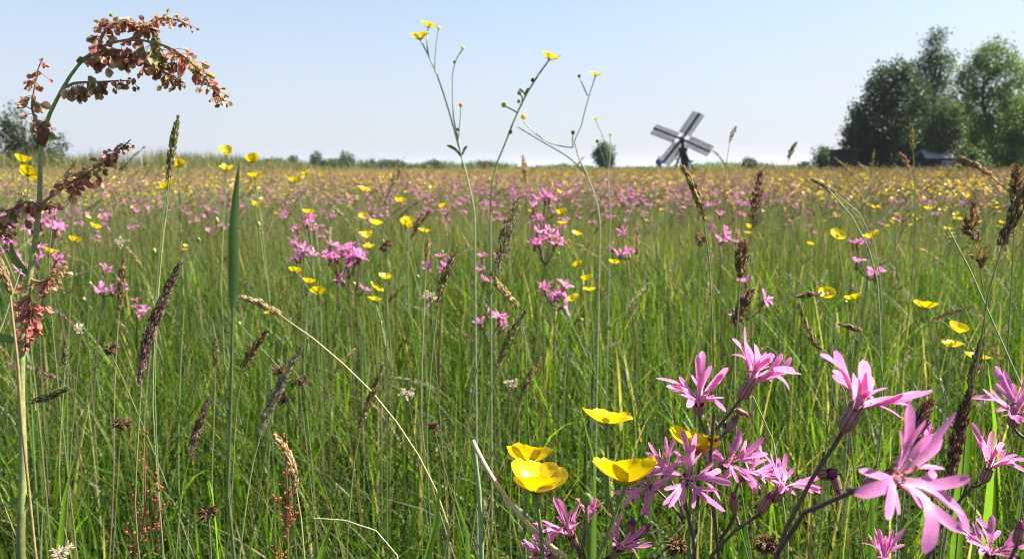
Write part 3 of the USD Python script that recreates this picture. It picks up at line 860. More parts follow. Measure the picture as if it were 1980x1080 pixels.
buttercup('leaning buttercup plant with one yellow flower above the horizon right of the tallest',
          [(1063, 114, 1.2, cdir(0.3, 0.9, 0.2), .0118, 0.3, 0.7)],
          [(1061, 120), (1045, 145), (1028, 165), (1014, 190), (995, 230), (972, 290), (955, 335), (948, 400)], 1.2, 52, r=.0015, col=(0.17, 0.23, 0.09),
          branches=[([(975, 205), (990, 212), (1000, 218)], None), ([(1005, 182), (1010, 190), (1008, 205)], None)],
          buds=[(1004, 180, 1.2, .0030, 'y'), (974, 203, 1.2, .0034, 'y'), (1012, 226, 1.2, .0036, 'y'), (1003, 196, 1.2, .0026, 'y'), (987, 255, 1.2, .0028, 'g'), (1030, 155, 1.2, .0028, 'g')],
          leaves=[((1014, 190, 1.2), (1022, 170, 1.2), .0016), ((1016, 185, 1.2), (1003, 172, 1.2), .0014)])
buttercup('spindly bent buttercup plant with a small yellow flower left of the windmill',
          [(1152, 146, 1.3, cdir(0.1, 0.95, 0.2), .0085, 0.3, 0.55)],
          [(1152, 150), (1143, 170), (1136, 185), (1130, 220), (1118, 262), (1108, 285), (1125, 315), (1140, 350), (1160, 430)], 1.3, 53, r=.0012, col=(0.26, 0.29, 0.18),
          branches=[([(1120, 148), (1127, 165), (1136, 185)], None), ([(1012, 235), (1035, 258), (1068, 278), (1108, 285)], None), ([(1000, 245), (1050, 275), (1100, 305), (1135, 340)], None), ([(1108, 258), (1107, 272), (1108, 285)], None)],
          buds=[(1120, 147, 1.3, .0026, 'g'), (1108, 256, 1.3, .0030, 'g')])
buttercup('faint thin buttercup with a tiny yellow head before the round tree',
          [(1151, 230, 1.5, cdir(0.1, 0.95, 0.2), .0055, 0.3, 0.6)],
          [(1151, 234), (1158, 250), (1168, 270), (1175, 310), (1176, 345), (1180, 420)], 1.5, 54, r=.0011, col=(0.26, 0.31, 0.17),
          branches=[([(1180, 262), (1180, 290), (1177, 325)], None), ([(1155, 275), (1163, 295), (1172, 320)], None)],
          buds=[(1180, 260, 1.5, .0026, 'y'), (1155, 273, 1.5, .0030, 'g')])


# ------------------------------------------------------------------ foreground ragged robins
def robin(label, seed, stems, flowers, buds=(), group=None, col=DARK_STEM, base_d=None):
    """stems: lists of (px, py, depth) from the top down, the first reaches the ground; flowers: (px, py, d, axis, R, roll, lift, wide)."""
    rng = np.random.default_rng(seed)
    q = [at(*p) for p in stems[0]]
    main = smooth_line(np.array(q + to_ground(q[-1], (0.01, 0.03))), 32)
    T = Thing('ragged_robin', label, 'flower', main[-1], group)
    T.part('stem', MB().add(tube(main, np.linspace(.0008, .0015, 32), sides=7), np.linspace(0, 1, 32).repeat(7)[:, None] * 0 + np.array(col) if False else col), STEM)
    for s in stems[1:]:
        T.part('branch', MB().add(tube(smooth_line([at(*p) for p in s], 16), 0.0007, .0009, 6), col), STEM)
    for (px, py, d, axis, Rr, roll, lift, wide, join) in flowers:
        Rr = Rr * 1.2
        b = robin_flower(T, rng, at(px, py, d), axis, Rr, roll, lift, 0.15, wide)
        j = at(*join)
        T.part('branch', MB().add(tube(smooth_line([b, (b + j) / 2 - norm(axis) * 0.15 * np.linalg.norm(b - j), j], 10), .0007, .0008, 6), col), STEM)
    for (px, py, d, axis, r, join) in buds:
        b = robin_bud(T, rng, at(px, py, d), axis, r)
        j = at(*join)
        T.part('branch', MB().add(tube(smooth_line([b, (b + j) / 2 - norm(axis) * 0.1 * np.linalg.norm(b - j), j], 8), .0008, .0009, 6), col), STEM)
    return T


robin('ragged robin with two tall pink flowers above a straight dark stem', 61,
      [[(1380, 800, .42), (1374, 880, .42), (1378, 980, .42), (1392, 1090, .42)]],
      [(1352, 776, .41, cdir(-0.12, 0.75, 0.65), .0185, 0.3, 0.55, 1.1, (1372, 850, .42)), (1452, 738, .425, cdir(0.52, 0.80, -0.05), .0205, 0.9, 0.62, 1.1, (1384, 830, .42))],
      [(1420, 812, .43, cdir(0.35, 0.55, 0.1), .0085, (1384, 850, .42)), (1440, 800, .44, cdir(0.6, -0.3, 0.2), .006, (1400, 825, .43))])
robin('narrow petalled ragged robin facing the camera below the raised buttercup', 62,
      [[(1325, 970, .42), (1335, 1010, .42), (1345, 1090, .42)]],
      [(1328, 925, .415, cdir(-0.05, 0.35, 0.9), .0195, 0.2, 0.18, 0.72, (1326, 985, .43)), (1256, 940, .44, cdir(-0.5, 0.3, 0.5), .0135, 0.2, 0.35, 0.8, (1322, 1010, .43)),
       (1290, 905, .45, cdir(-0.3, 0.7, 0.4), .0130, 0.5, 0.4, 0.8, (1322, 1000, .43))])
robin('ragged robin with two pink flowers drooping right of the dark stem', 63,
      [[(1480, 985, .43), (1440, 1015, .43), (1390, 1045, .43), (1370, 1100, .43)]],
      [(1512, 945, .42, cdir(0.45, 0.75, 0.3), .0165, 0.3, 0.35, 0.95, (1470, 985, .43)), (1408, 895, .435, cdir(0.25, 0.3, 0.7), .0165, 0.3, 0.3, 0.9, (1382, 1010, .43)),
       (1450, 915, .445, cdir(0.5, 0.5, 0.5), .0150, 0.9, 0.3, 0.9, (1430, 1015, .43))],
      [(1418, 962, .42, cdir(-0.1, 0.9, 0.1), .0085, (1392, 1040, .43)), (1487, 962, .42, cdir(0.45, 0.8, 0.1), .0100, (1460, 998, .43))])
robin('ragged robin with a big pink side view flower, upper one of the right group', 64,
      [[(1625, 842, .33), (1590, 890, .33), (1540, 985, .33), (1490, 1090, .33)]],
      [(1655, 790, .325, cdir(0.45, 0.85, 0.12), .0205, 0.1, 0.42, 1.15, (1618, 850, .33))],
      [(1608, 915, .33, cdir(0.1, 0.1, 0.4), .0095, (1592, 888, .33)), (1620, 945, .335, cdir(0.2, -0.9, 0.1), .0070, (1600, 925, .33))])
robin('nearest blurred ragged robin with the largest pink flower at the lower right', 65,
      [[(1660, 945, .265), (1600, 960, .27), (1560, 985, .275), (1500, 1090, .29)]],
      [(1728, 925, .25, cdir(0.55, 0.42, 0.62), .0205, 0.5, 0.12, 0.98, (1640, 945, .265))])
robin('small curled pink ragged robin between the two brown seed heads', 66,
      [[(1795, 905, .52), (1802, 960, .52), (1806, 1090, .52)]],
      [(1793, 868, .52, cdir(0.05, 0.9, 0.1), .0125, 0.3, 0.95, 0.8, (1797, 925, .52))])
robin('ragged robin with upturned pink petals at the right below the edge flower', 67,
      [[(1890, 930, .47), (1862, 960, .47), (1830, 1000, .47), (1790, 1090, .47)]],
      [(1912, 905, .46, cdir(0.25, 0.9, 0.2), .0175, 0.4, 0.5, 0.95, (1880, 938, .47))],
      [(1870, 925, .47, cdir(0.05, 0.9, 0.1), .0055, (1862, 960, .47))])
robin('pink ragged robin cut by the right edge of the picture', 68,
      [[(1985, 820, .42), (1990, 900, .42), (1985, 1090, .42)]],
      [(1962, 800, .42, cdir(-0.2, 0.75, 0.5), .0175, 0.8, 0.35, 1.0, (1988, 850, .42))])
robin('low ragged robin at the bottom edge below the nearest flower', 69,
      [[(1712, 1095, .40), (1715, 1130, .40)]], [(1708, 1085, .40, cdir(0.0, 0.9, 0.3), .0130, 0.8, 0.75, 0.9, (1713, 1120, .40))])
robin('ragged robin at the bottom edge near the right corner', 70,
      [[(1925, 1095, .40), (1930, 1140, .40)]], [(1915, 1070, .40, cdir(-0.1, 0.8, 0.5), .0165, 0.2, 0.35, 0.85, (1927, 1110, .40))],
      [(1972, 1020, .38, cdir(0.1, 0.9, 0.1), .009, (1930, 1110, .40))])
robin('purplish wilted ragged robin at the bottom edge beside the bent reed', 71,
      [[(1120, 1060, .42), (1128, 1110, .42)]],
      [(1105, 1035, .42, cdir(-0.3, 0.7, 0.3), .0150, 0.1, 0.7, 0.9, (1120, 1075, .42)), (1135, 1010, .43, cdir(0.2, 0.9, 0.0), .0110, 0.1, 0.9, 0.8, (1124, 1070, .42)),
       (1195, 1060, .42, cdir(0.3, 0.6, 0.4), .0135, 0.1, 0.5, 0.8, (1128, 1105, .42)), (1060, 1070, .42, cdir(-0.5, 0.5, 0.3), .0120, 0.1, 0.4, 0.8, (1120, 1100, .42))],
      [(1222, 1010, .43, cdir(0.1, 0.8, 0.2), .009, (1150, 1090, .42)), (1250, 1020, .43, cdir(0.5, 0.6, 0.2), .008, (1160, 1095, .42))])
# a round green seed head between them
g = Thing('buttercup_seed_head', 'round green buttercup seed head on a thin stalk above the wilted flower', 'seed head', stem_line([(1133, 965), (1136, 1020), (1140, 1100)], .41)[-1])
g.part('seed_head', MB().add(sphere(at(1133, 964, .41), .0031, 2), (0.17, 0.24, 0.05)), SEED)
g.part('stem', MB().add(tube(stem_line([(1133, 968), (1136, 1020), (1140, 1100)], .41), .0009, .0012, 6), GREEN_STEM), STEM)

# ------------------------------------------------------------------ sorrel at the left
rng = np.random.default_rng(77)
SD = 0.50
main = smooth_line(np.array([at(x, y, SD) for x, y in ((440, 205), (420, 180), (392, 148), (360, 112), (322, 90), (285, 79), (250, 77), (207, 86), (162, 115), (112, 188), (86, 250), (78, 300), (77, 370), (70, 450), (55, 550), (44, 640), (41, 750), (45, 900), (42, 1090))] + to_ground(at(42, 1090, SD), (0.01, 0.02))), 110)
SO = Thing('sorrel_plant', 'large arching sorrel with hanging reddish seeds at the left', 'plant', main[-1])
rad = np.interp(np.linspace(0, 1, 110), [0, .12, .25, .4, .6, 1], [.0004, .0009, .0017, .0022, .0027, .0033])
tc = np.linspace(0, 1, 110)
scol = np.array([[0.17, 0.20, 0.06]]) * np.ones((110, 1))
scol = np.where((tc > 0.42)[:, None], np.array([0.095, 0.105, 0.035]), scol)
scol = np.where(((tc > 0.47) & (tc < 0.56))[:, None], np.array([0.16, 0.085, 0.05]), scol)
scol = np.where((tc > 0.72)[:, None], np.array([0.115, 0.095, 0.035]), scol)
tv, tf = tube(main, rad, sides=10)
SO.part('stem', MB().add((tv, tf), np.vstack([scol.repeat(10, 0), scol[:1], scol[-1:]])), STEM)
VALVES = [((0.25, 0.27, 0.09), (0.56, 0.20, 0.20)), ((0.30, 0.28, 0.10), (0.66, 0.28, 0.27)), ((0.36, 0.15, 0.12), (0.52, 0.15, 0.16)), ((0.18, 0.22, 0.06), (0.40, 0.30, 0.14)), ((0.50, 0.37, 0.20), (0.66, 0.45, 0.31)), ((0.20, 0.11, 0.07), (0.32, 0.14, 0.11))]


def dock_seed(rng, c, axis, r, pair):
    """A winged hanging seed: three rounded wings about an axis and a small nut."""
    mb = MB()
    M = frame(axis, rng.uniform(0, 6.28))
    t = np.linspace(0, math.pi, 7)
    for k in range(3):
        a = k * 2 * math.pi / 3 + rng.normal(0, 0.25)
        e = np.array([math.cos(a), math.sin(a), 0])
        nn = np.array([-math.sin(a), math.cos(a), 0])
        rim = np.array([e * math.sin(x) * 0.95 + np.array([0, 0, 1.0]) * (-math.cos(x) * 1.05) + nn * 0.18 * math.sin(3 * x + a) for x in t]) * r * (rng.uniform(0.72, 1.12) + 0.07 * rng.normal(0, 1, (7, 1)))
        mid = rim * [0.55, 0.55, 0.8]
        cen = np.array([[0, 0, -math.cos(x) * 1.0] for x in t]) * r
        v, f = grid(np.stack([cen, mid, rim], 1))
        col = np.stack([np.tile(pair[0], (7, 1)), np.tile((np.array(pair[0]) + pair[1]) / 2, (7, 1)), np.tile(pair[1], (7, 1))], 1).reshape(-1, 3)
        mb.add((v @ M.T + c, f), col * rng.uniform(0.8, 1.2))
    return mb


def seed_branch(px_pts, nseeds, r=.0026, hang=1.0, d=SD, stalk=.0006, t0=0.1, big0=1.0, col=(0.22, 0.14, 0.07), palette=None, jit=0.0045):
    line = smooth_line(np.array([at(p[0], p[1], p[2] if len(p) > 2 else d) for p in px_pts]), 24)
    b = SO.part('seed_branch', MB().add(tube(line, np.linspace(stalk * 1.6, stalk * 0.5, 24), sides=6), col), STEM)
    nseeds = int(nseeds * 2.3)
    r = r * 1.02
    for k in range(nseeds):
        t = t0 + (1 - t0) * (k + rng.random()) / nseeds
        p = line[min(23, int(t * 23))] * 1.0
        size = r * (big0 + (0.45 - big0) * t ** 1.4) * rng.uniform(0.7, 1.15)
        off = rng.normal(0, 1, 3) * [1, 1, 0.6] * jit * (1.0 - 0.4 * t)
        drop = hang * rng.uniform(0.4, 2.2) * size * np.array([0, 0, -1.0])
        c = p + off + drop
        ax_ = norm(c - p + np.array([0, 0, -0.4]) * hang * size * 3 + rng.normal(0, 0.0006, 3))
        pal = VALVES if palette is None else palette
        mb = dock_seed(rng, c, ax_, size, pal[rng.integers(0, len(pal))])
        mb.add(tube(np.array([p, (p + c) / 2 + [0, 0, 0.0006], c]), .00018, .00022, 3), (0.35, 0.2, 0.1))
        SEEDS.append((size, mb, b))


SEEDS = []
seed_branch([(318, 90), (360, 112), (395, 150), (420, 180), (441, 206)], 40, .0029, 1.0)
seed_branch([(120, 172), (150, 160), (200, 158), (235, 156), (263, 158)], 26, .0029, 1.5, jit=.0028)
seed_branch([(163, 113), (185, 102), (228, 97), (266, 108), (300, 130), (335, 148), (358, 162)], 62, .0030, 1.4)
seed_branch([(190, 92), (200, 66), (215, 48), (245, 42), (275, 50), (300, 60)], 40, .0026, 0.6)
seed_branch([(250, 77), (282, 58), (300, 40), (318, 35), (345, 40), (372, 54)], 30, .0024, 0.6)
seed_branch([(285, 79), (300, 92), (308, 108), (320, 128)], 12, .0038, 1.0, palette=[((0.20, 0.24, 0.07), (0.30, 0.30, 0.12)), ((0.22, 0.24, 0.08), (0.42, 0.30, 0.16))])
seed_branch([(86, 262), (70, 235), (62, 205), (67, 170), (72, 140), (83, 112)], 20, .0031, 0.9)
seed_branch([(78, 395), (105, 375), (145, 348), (195, 318), (228, 292), (253, 270)], 40, .0030, 0.8, t0=0.25)
seed_branch([(77, 402), (55, 390), (28, 402), (8, 430), (15, 470)], 34, .0030, 0.8)
seed_branch([(60, 540), (85, 545), (105, 532), (118, 515)], 16, .0028, 0.8)
seed_branch([(72, 395), (85, 398), (98, 402)], 8, .0022, 0.5, t0=0.5)
PINKISH = [((0.40, 0.20, 0.13), (0.60, 0.22, 0.20)), ((0.28, 0.15, 0.08), (0.5, 0.16, 0.15))]
seed_branch([(52, 560), (60, 600), (52, 640), (48, 668)], 24, .0032, 0.8, palette=PINKISH + VALVES[2:3])
SEEDS.sort(key=lambda q: -q[0])
for size, mb, b in SEEDS[:300]:
    SO.part('seed', mb, SEED, b)
rest = MB()
for size, mb, b in SEEDS[300:]:
    v, f, c = mb.out()
    rest.add((v, f), c)
SO.part('small_seeds', rest, SEED).SetCustomDataByKey('kind', 'stuff')
# papery sheath, curled leaf
SO.part('sheath', MB().add(tube(np.array([at(88, 248, SD), at(84, 262, SD), at(78, 280, SD)]), np.array([.0023, .0031, .0026]), sides=9), (0.22, 0.11, 0.08)), SEED)
for pts_, w_ in (([(55, 528), (38, 510), (25, 490), (22, 470)], .0030), ([(42, 945), (60, 965), (78, 950), (85, 935)], .0030), ([(42, 960), (28, 968), (20, 962)], .0024), ([(40, 665), (20, 655), (-10, 652)], .0026)):
    ln = smooth_line(np.array([at(x, y, SD) for x, y in pts_]), 10)
    SO.part('leaf', MB().add(lobe(ln, np.tile(norm(U + 0.4 * R), (10, 1)), np.tile(-F, (10, 1)), w_, 3, 0.8), (0.13, 0.19, 0.06)), GRASS)


# ------------------------------------------------------------------ grass seed heads
def spikelets(rng, line, n, r, ln, tilt, pal, base_r=0.4, sub=4, swarm=1.0):
    """A seed head of many small pointed scales along a line (base to tip)."""
    m = len(line)
    tan = norm(np.gradient(line, axis=0))
    t = np.sort(rng.random(n))
    i = np.minimum((t * (m - 1)).astype(int), m - 2)
    fr = t * (m - 1) - i
    p = line[i] * (1 - fr)[:, None] + line[i + 1] * fr[:, None]
    a = tan[i]
    o = norm(np.cross(a, rng.normal(0, 1, (n, 3))))
    rr = r * (np.sin(np.clip(t * 0.9 + 0.1, 0, 1) * math.pi) ** 0.6 * 0.75 + 0.25) * rng.uniform(0.3, 1.0, n) * swarm
    c = p + o * rr[:, None]
    ax_ = norm(a + o * (tilt * rng.uniform(0.4, 1.3, n))[:, None])
    L = ln * rng.uniform(0.7, 1.25, n) * (0.6 + 0.5 * np.sin(t * math.pi))
    s = norm(np.cross(ax_, o))
    q = np.cross(s, ax_)
    w = L * 0.20
    v = np.stack([c - ax_ * L[:, None] * .45, c + s * w[:, None], c + q * w[:, None] * .7, c - s * w[:, None], c - q * w[:, None] * .7, c + ax_ * L[:, None] * .6], 1).reshape(-1, 3)
    k = np.arange(n)[:, None, None] * 6
    f = (k + np.array([[0, 2, 1], [0, 3, 2], [0, 4, 3], [0, 1, 4], [5, 1, 2], [5, 2, 3], [5, 3, 4], [5, 4, 1]])[None]).reshape(-1, 3)
    pal = np.asarray(pal)
    c_ = np.repeat(pal[rng.integers(0, len(pal), n)] * rng.uniform(0.7, 1.25, (n, 1)), 6, 0)
    return (v, f), c_


PURPLE = [(0.17, 0.085, 0.095), (0.24, 0.125, 0.13), (0.12, 0.07, 0.075), (0.38, 0.28, 0.26)]
PURPLE = [tuple(1.2 * x for x in c) for c in PURPLE]
BROWN = [(0.25, 0.165, 0.085), (0.18, 0.11, 0.06), (0.36, 0.26, 0.14), (0.13, 0.085, 0.055)]
BROWN = [tuple(1.2 * x for x in c) for c in BROWN]
OLIVE = [(0.19, 0.21, 0.075), (0.28, 0.27, 0.11), (0.14, 0.14, 0.055), (0.44, 0.40, 0.21)]
OLIVE = [tuple(1.2 * x for x in c) for c in OLIVE]
STRAWY = [(0.54, 0.43, 0.24), (0.44, 0.34, 0.17), (0.62, 0.54, 0.34), (0.34, 0.25, 0.13)]
GREY = [(0.36, 0.34, 0.27), (0.46, 0.43, 0.36), (0.27, 0.26, 0.19)]


def head(label, head_px, stem_px, d, r_px, pal, seed, n=140, ln=.0050, tilt=0.5, stem_col=(0.13, 0.16, 0.05), stem_r=.0007, name='seed_head_grass', loose=0, lean=None):
    """head_px from the base to the tip, stem_px from the head's base downwards."""
    rng = np.random.default_rng(seed)
    hl = smooth_line(np.array([at(x, y, d) for x, y in head_px]), 20)
    lean = lean or (rng.normal(0, 0.07), abs(rng.normal(0.03, 0.05)))
    sl = smooth_line(np.array([hl[0]] + [at(p[0], p[1], p[2] if len(p) > 2 else d) for p in stem_px] + to_ground(at(*stem_px[-1][:2], d) if stem_px else hl[0], lean)), 24)
    T = Thing(name, label, 'grass head', sl[-1])
    T.part('stem', MB().add(tube(np.vstack([hl[::-1][::4], sl[1:]]), np.r_[np.full(5, stem_r * 0.6), np.linspace(stem_r * 0.8, stem_r * 1.3, len(sl) - 1)], sides=6), stem_col), STEM)
    mb = MB()
    r = r_px * d / FPX
    if loose:
        for k in range(loose):
            t = rng.uniform(0, 0.85)
            p = hl[int(t * 19)]
            tn = norm(hl[min(19, int(t * 19) + 1)] - hl[max(0, int(t * 19) - 1)])
            o = norm(np.cross(tn, rng.normal(0, 1, 3)))
            e = p + (tn * rng.uniform(1.0, 2.2) + o * rng.uniform(0.5, 1.0)) * r * (1.1 - t * 0.6)
            br = smooth_line([p, (p + e) / 2 + o * r * 0.15, e], 6)
            mb.add(tube(br, .00025, .0002, 3), pal[0])
            mb.add(*spikelets(rng, br, max(5, n // loose), r * 0.22, ln, tilt, pal))
    else:
        mb.add(*spikelets(rng, hl, int(n * 1.7), r * 0.92, ln * 0.72, tilt, pal))
    T.part('seed_head', mb, SEED, smooth=False)
    return T


head('tall dark purple foxtail grass head left of centre', [(270, 742), (278, 690), (295, 630), (320, 570), (350, 505)], [(269, 800), (262, 1000)], .55, 12, PURPLE, 301, 420, .0048, 0.30)
head('upright grey green grass head standing against the sky', [(326, 348), (330, 310), (336, 270), (345, 224)], [(322, 400), (308, 540), (300, 800)], .62, 8, OLIVE, 302, 150, .0060, 0.28)
head('smaller purple grass head low beside the large purple one', [(366, 884), (378, 840), (392, 800), (406, 764)], [(355, 930), (340, 1080)], .72, 9, PURPLE, 303, 220, .0050, 0.32)
head('brown feathery grass head left of the tall pink flower cluster', [(958, 532), (970, 490), (985, 440), (1004, 382)], [(945, 580), (915, 760)], .75, 16, OLIVE + GREY, 304, 260, .0062, 0.45)
head('yellow green grass head bent to the left below the windmill', [(1365, 425), (1350, 385), (1335, 350), (1317, 318)], [(1370, 480), (1380, 700)], .62, 9, OLIVE + STRAWY[:1], 305, 150, .0055, 0.22)
head('dark thin grass head in the middle of the meadow', [(960, 712), (975, 680), (990, 645), (1020, 598)], [(948, 760), (925, 950)], .66, 9, OLIVE, 306, 130, .0058, 0.35)
head('narrow olive grass head left of centre low in the grass', [(694, 832), (706, 795), (722, 755), (740, 702)], [(684, 900), (670, 1080)], .64, 7, OLIVE + BROWN[:2], 307, 140, .0055, 0.25)
head('brown tufted grass head above the pink flowers', [(1432, 535), (1432, 510), (1436, 485), (1440, 462)], [(1430, 580), (1420, 680)], .60, 13, BROWN + OLIVE[3:], 308, 110, .0075, 0.5)
head('brown grass tuft just below the brown tufted head', [(1420, 630), (1430, 600), (1440, 580), (1458, 560)], [(1418, 700)], .62, 14, BROWN, 309, 80, .0075, 0.6)
head('dark grass head above the white clover head', [(845, 592), (855, 555), (868, 515), (886, 478)], [(838, 660), (825, 850)], .68, 9, OLIVE + BROWN, 310, 140, .0058, 0.3)
head('upper brown grass head among the right hand pink flowers', [(1874, 745), (1882, 715), (1890, 690), (1899, 652)], [(1870, 800)], .56, 10, BROWN + OLIVE, 311, 160, .0050, 0.4)
head('thick brown grass head beside the nearest pink flower', [(1832, 935), (1845, 880), (1860, 810), (1878, 742)], [(1826, 1000), (1815, 1090)], .50, 14, PURPLE[:3] + BROWN, 312, 420, .0050, 0.45)
head('short brown grass head behind the nearest pink flower', [(1762, 858), (1772, 830), (1785, 800), (1802, 772)], [(1750, 930), (1735, 1080)], .47, 17, BROWN + PURPLE[:2], 313, 200, .0056, 0.4)
head('dark slanting grass head at the right edge', [(1935, 475), (1950, 440), (1965, 405), (1990, 350)], [(1920, 520), (1890, 700)], .50, 14, BROWN[1:] + OLIVE[:1], 314, 220, .0055, 0.3)
head('pale straw grass head leaning left below the grove', [(1918, 338), (1898, 327), (1880, 316), (1856, 302)], [(1950, 362), (1985, 420), (2010, 600)], .70, 6, STRAWY, 315, 110, .0055, 0.2, stem_col=(0.26, 0.22, 0.10))
head('pale straw grass head bent over at the end of a long arching stem', [(545, 610), (520, 596), (495, 583), (460, 573)], [(600, 650), (660, 700), (730, 770), (790, 850), (840, 940), (870, 1040)], .66, 8, STRAWY, 316, 130, .0055, 0.2, stem_col=(0.30, 0.24, 0.11), stem_r=.0009)
head('fuzzy pale grey grass head slanting right above the red sorrel', [(502, 840), (525, 780), (550, 730), (582, 672)], [(490, 890), (465, 1060)], .66, 11, GREY, 317, 260, .0055, 0.5, stem_col=(0.20, 0.22, 0.10))
head('straw coloured drooping grass head beside the right red sorrel', [(572, 940), (565, 905), (550, 870), (528, 838)], [(582, 1000), (590, 1090)], .58, 10, STRAWY, 318, 150, .0060, 0.35, stem_col=(0.3, 0.25, 0.12))
head('dark grass head lying almost flat beside the sorrel stem', [(58, 776), (80, 770), (105, 761), (132, 750)], [(20, 790), (-30, 830)], .60, 9, OLIVE[:3] + [(0.08, 0.08, 0.05)], 319, 220, .0040, 0.25)
head('hanging pale grass head above the right pink flowers', [(1612, 700), (1590, 680), (1568, 650), (1545, 585)], [(1630, 740), (1650, 900)], .66, 8, STRAWY + OLIVE, 320, 110, .0060, 0.3)
head('reddish brown grass plume under the sky right of the windmill', [(1455, 440), (1458, 410), (1464, 375), (1470, 330)], [(1452, 520), (1450, 650)], 1.1, 12, [(0.22, 0.08, 0.06), (0.16, 0.07, 0.05), (0.28, 0.14, 0.1)], 321, 160, .0070, 0.6)
head('small dark grass head in the grass right of the sorrel stem', [(125, 715), (126, 690), (128, 652)], [(122, 760), (115, 950)], .66, 6, OLIVE[:3], 322, 100, .0045, 0.25)
head('small dark green grass head between the blade and the purple head', [(416, 712), (418, 690), (416, 652)], [(414, 800), (410, 950)], .74, 7, OLIVE[:3], 323, 100, .0048, 0.25)
head('loose brown grass head under the bent straw head', [(468, 716), (480, 690), (495, 668), (518, 638)], [(460, 760), (450, 920)], .70, 10, BROWN, 324, 90, .0065, 0.5)
head('tan dry grass head in the left meadow', [(230, 605), (234, 570), (237, 530), (240, 495)], [(226, 660), (220, 850)], .85, 8, STRAWY[1:2] + BROWN, 325, 110, .0065, 0.25, stem_col=(0.22, 0.16, 0.08))
head('pale tan grass head in the middle of the meadow, upright', [(824, 505), (826, 490), (829, 462)], [(820, 600), (815, 800)], .9, 6, STRAWY, 326, 70, .006, 0.25, stem_col=(0.28, 0.24, 0.12))
head('orange tan blurred grass head at the left edge', [(22, 565), (12, 540), (-4, 498)], [(30, 620), (40, 800)], .36, 9, STRAWY[1:2] + BROWN[:1], 327, 120, .0045, 0.25, stem_col=(0.25, 0.17, 0.08))
head('straw grass head low in the middle of the meadow', [(1002, 782), (1015, 750), (1028, 720), (1046, 692)], [(995, 830), (985, 1000)], .75, 6, STRAWY + OLIVE, 328, 90, .0062, 0.3)
head('tan hooked grass head below the brown feathery one', [(1004, 592), (985, 575), (968, 555), (948, 527)], [(1015, 640), (1020, 800)], .75, 8, STRAWY, 329, 100, .0060, 0.3)
head('faint thin grass head against the sky right of the windmill', [(1410, 275), (1415, 262), (1424, 243)], [(1405, 310), (1398, 400)], 1.5, 5, GREY, 330, 50, .0060, 0.3)
head('faint grass head against the sky left of the grove', [(1524, 308), (1530, 292), (1541, 275)], [(1518, 340), (1510, 450)], 1.3, 6, OLIVE + GREY, 331, 70, .0060, 0.3)
head('thin tan grass head standing before the dark tree', [(1766, 290), (1763, 268), (1761, 240)], [(1768, 340), (1770, 450)], 1.0, 6, STRAWY[1:2] + OLIVE, 332, 70, .0060, 0.3)
head('pale grass head bent left in the right meadow', [(1615, 372), (1600, 362), (1585, 353), (1566, 345)], [(1660, 410), (1690, 470), (1705, 600)], .85, 6, STRAWY + OLIVE, 333, 90, .006, 0.25, stem_col=(0.24, 0.24, 0.11))
head('tan grass head before the hut under the trees', [(1758, 330), (1752, 315), (1740, 296)], [(1765, 360), (1770, 500)], 1.1, 7, STRAWY + BROWN, 334, 70, .0065, 0.4)
head('pale upright grass head on the horizon in the middle', [(1017, 345), (1014, 325), (1010, 300)], [(1020, 400), (1025, 500)], 1.2, 7, STRAWY, 335, 80, .0065, 0.3)
head('pale leaning grass head left of the tall buttercup stem', [(752, 372), (762, 350), (782, 322)], [(745, 410), (738, 520)], 1.2, 7, STRAWY + GREY, 336, 80, .0065, 0.3)
head('thin straw grass head on the left below the sorrel branch', [(118, 360), (135, 335), (150, 305)], [(105, 400), (95, 550)], .85, 8, STRAWY, 337, 80, .0065, 0.3)
head('dark horizontal grass head in the right meadow', [(1590, 566), (1570, 569), (1538, 573)], [(1600, 575), (1615, 640)], .75, 6, BROWN[1:], 338, 80, .0045, 0.25)
head('tan flat grass head above the right pink flowers', [(1668, 640), (1650, 634), (1622, 626)], [(1690, 660), (1710, 760)], .70, 6, STRAWY[1:2] + BROWN, 339, 80, .0050, 0.25)
head('loose brown grass plume at the right side of the meadow', [(1900, 520), (1885, 470), (1880, 420), (1886, 380)], [(1905, 600), (1900, 800)], .80, 22, STRAWY[1:2] + BROWN, 340, 200, .0060, 0.5, loose=16)
head('feathery dark grass head under the grove at the right edge', [(1962, 400), (1962, 375), (1964, 350), (1966, 318)], [(1960, 460), (1950, 640)], .70, 12, OLIVE + BROWN, 341, 160, .0062, 0.5)

# bent reed, broad blade, long stems
line = stem_line([(915, 852), (922, 900), (928, 970), (932, 1090)], .41)
T = Thing('bent_reed', 'broken green reed with its tan upper end folded down to the right', 'plant', line[-1])
T.part('stem', MB().add(tube(line, .0011, .0016, 8), (0.17, 0.25, 0.11)), STEM)
T.part('folded_stem', MB().add(tube(smooth_line([at(914, 852, .408), at(925, 875, .405), at(960, 935, .40), at(1010, 1000, .40), at(1060, 1050, .40), at(1095, 1075, .40)], 20), .0012, .0010, 8), (0.42, 0.30, 0.16)), STEM)
line = smooth_line([at(462, 318, .29), at(455, 380, .29), at(450, 470, .29), at(450, 560, .29), at(450, 600, .29)], 16)
base_line = smooth_line([at(450, 596, .29), at(448, 750, .295), at(440, 950, .31)] + to_ground(at(440, 950, .31), (0, 0.05)), 20)
T = Thing('broad_grass_leaf', 'broad blurred dark green blade standing upright near the lens', 'grass leaf', base_line[-1])
wv = np.interp(np.linspace(0, 1, 16), [0, .25, .5, .9, 1], [.0002, .0012, .0017, .0016, .0007])
sd = norm(R + 0.2 * F)
x3 = np.array([-1, 0, 1.0])
T.part('leaf', MB().add(grid(line[:, None] + sd * (wv[:, None] * x3[None])[..., None] + F * (wv[:, None] * 0.4 * x3[None] ** 2)[..., None]), (0.085, 0.150, 0.040)), GRASS)
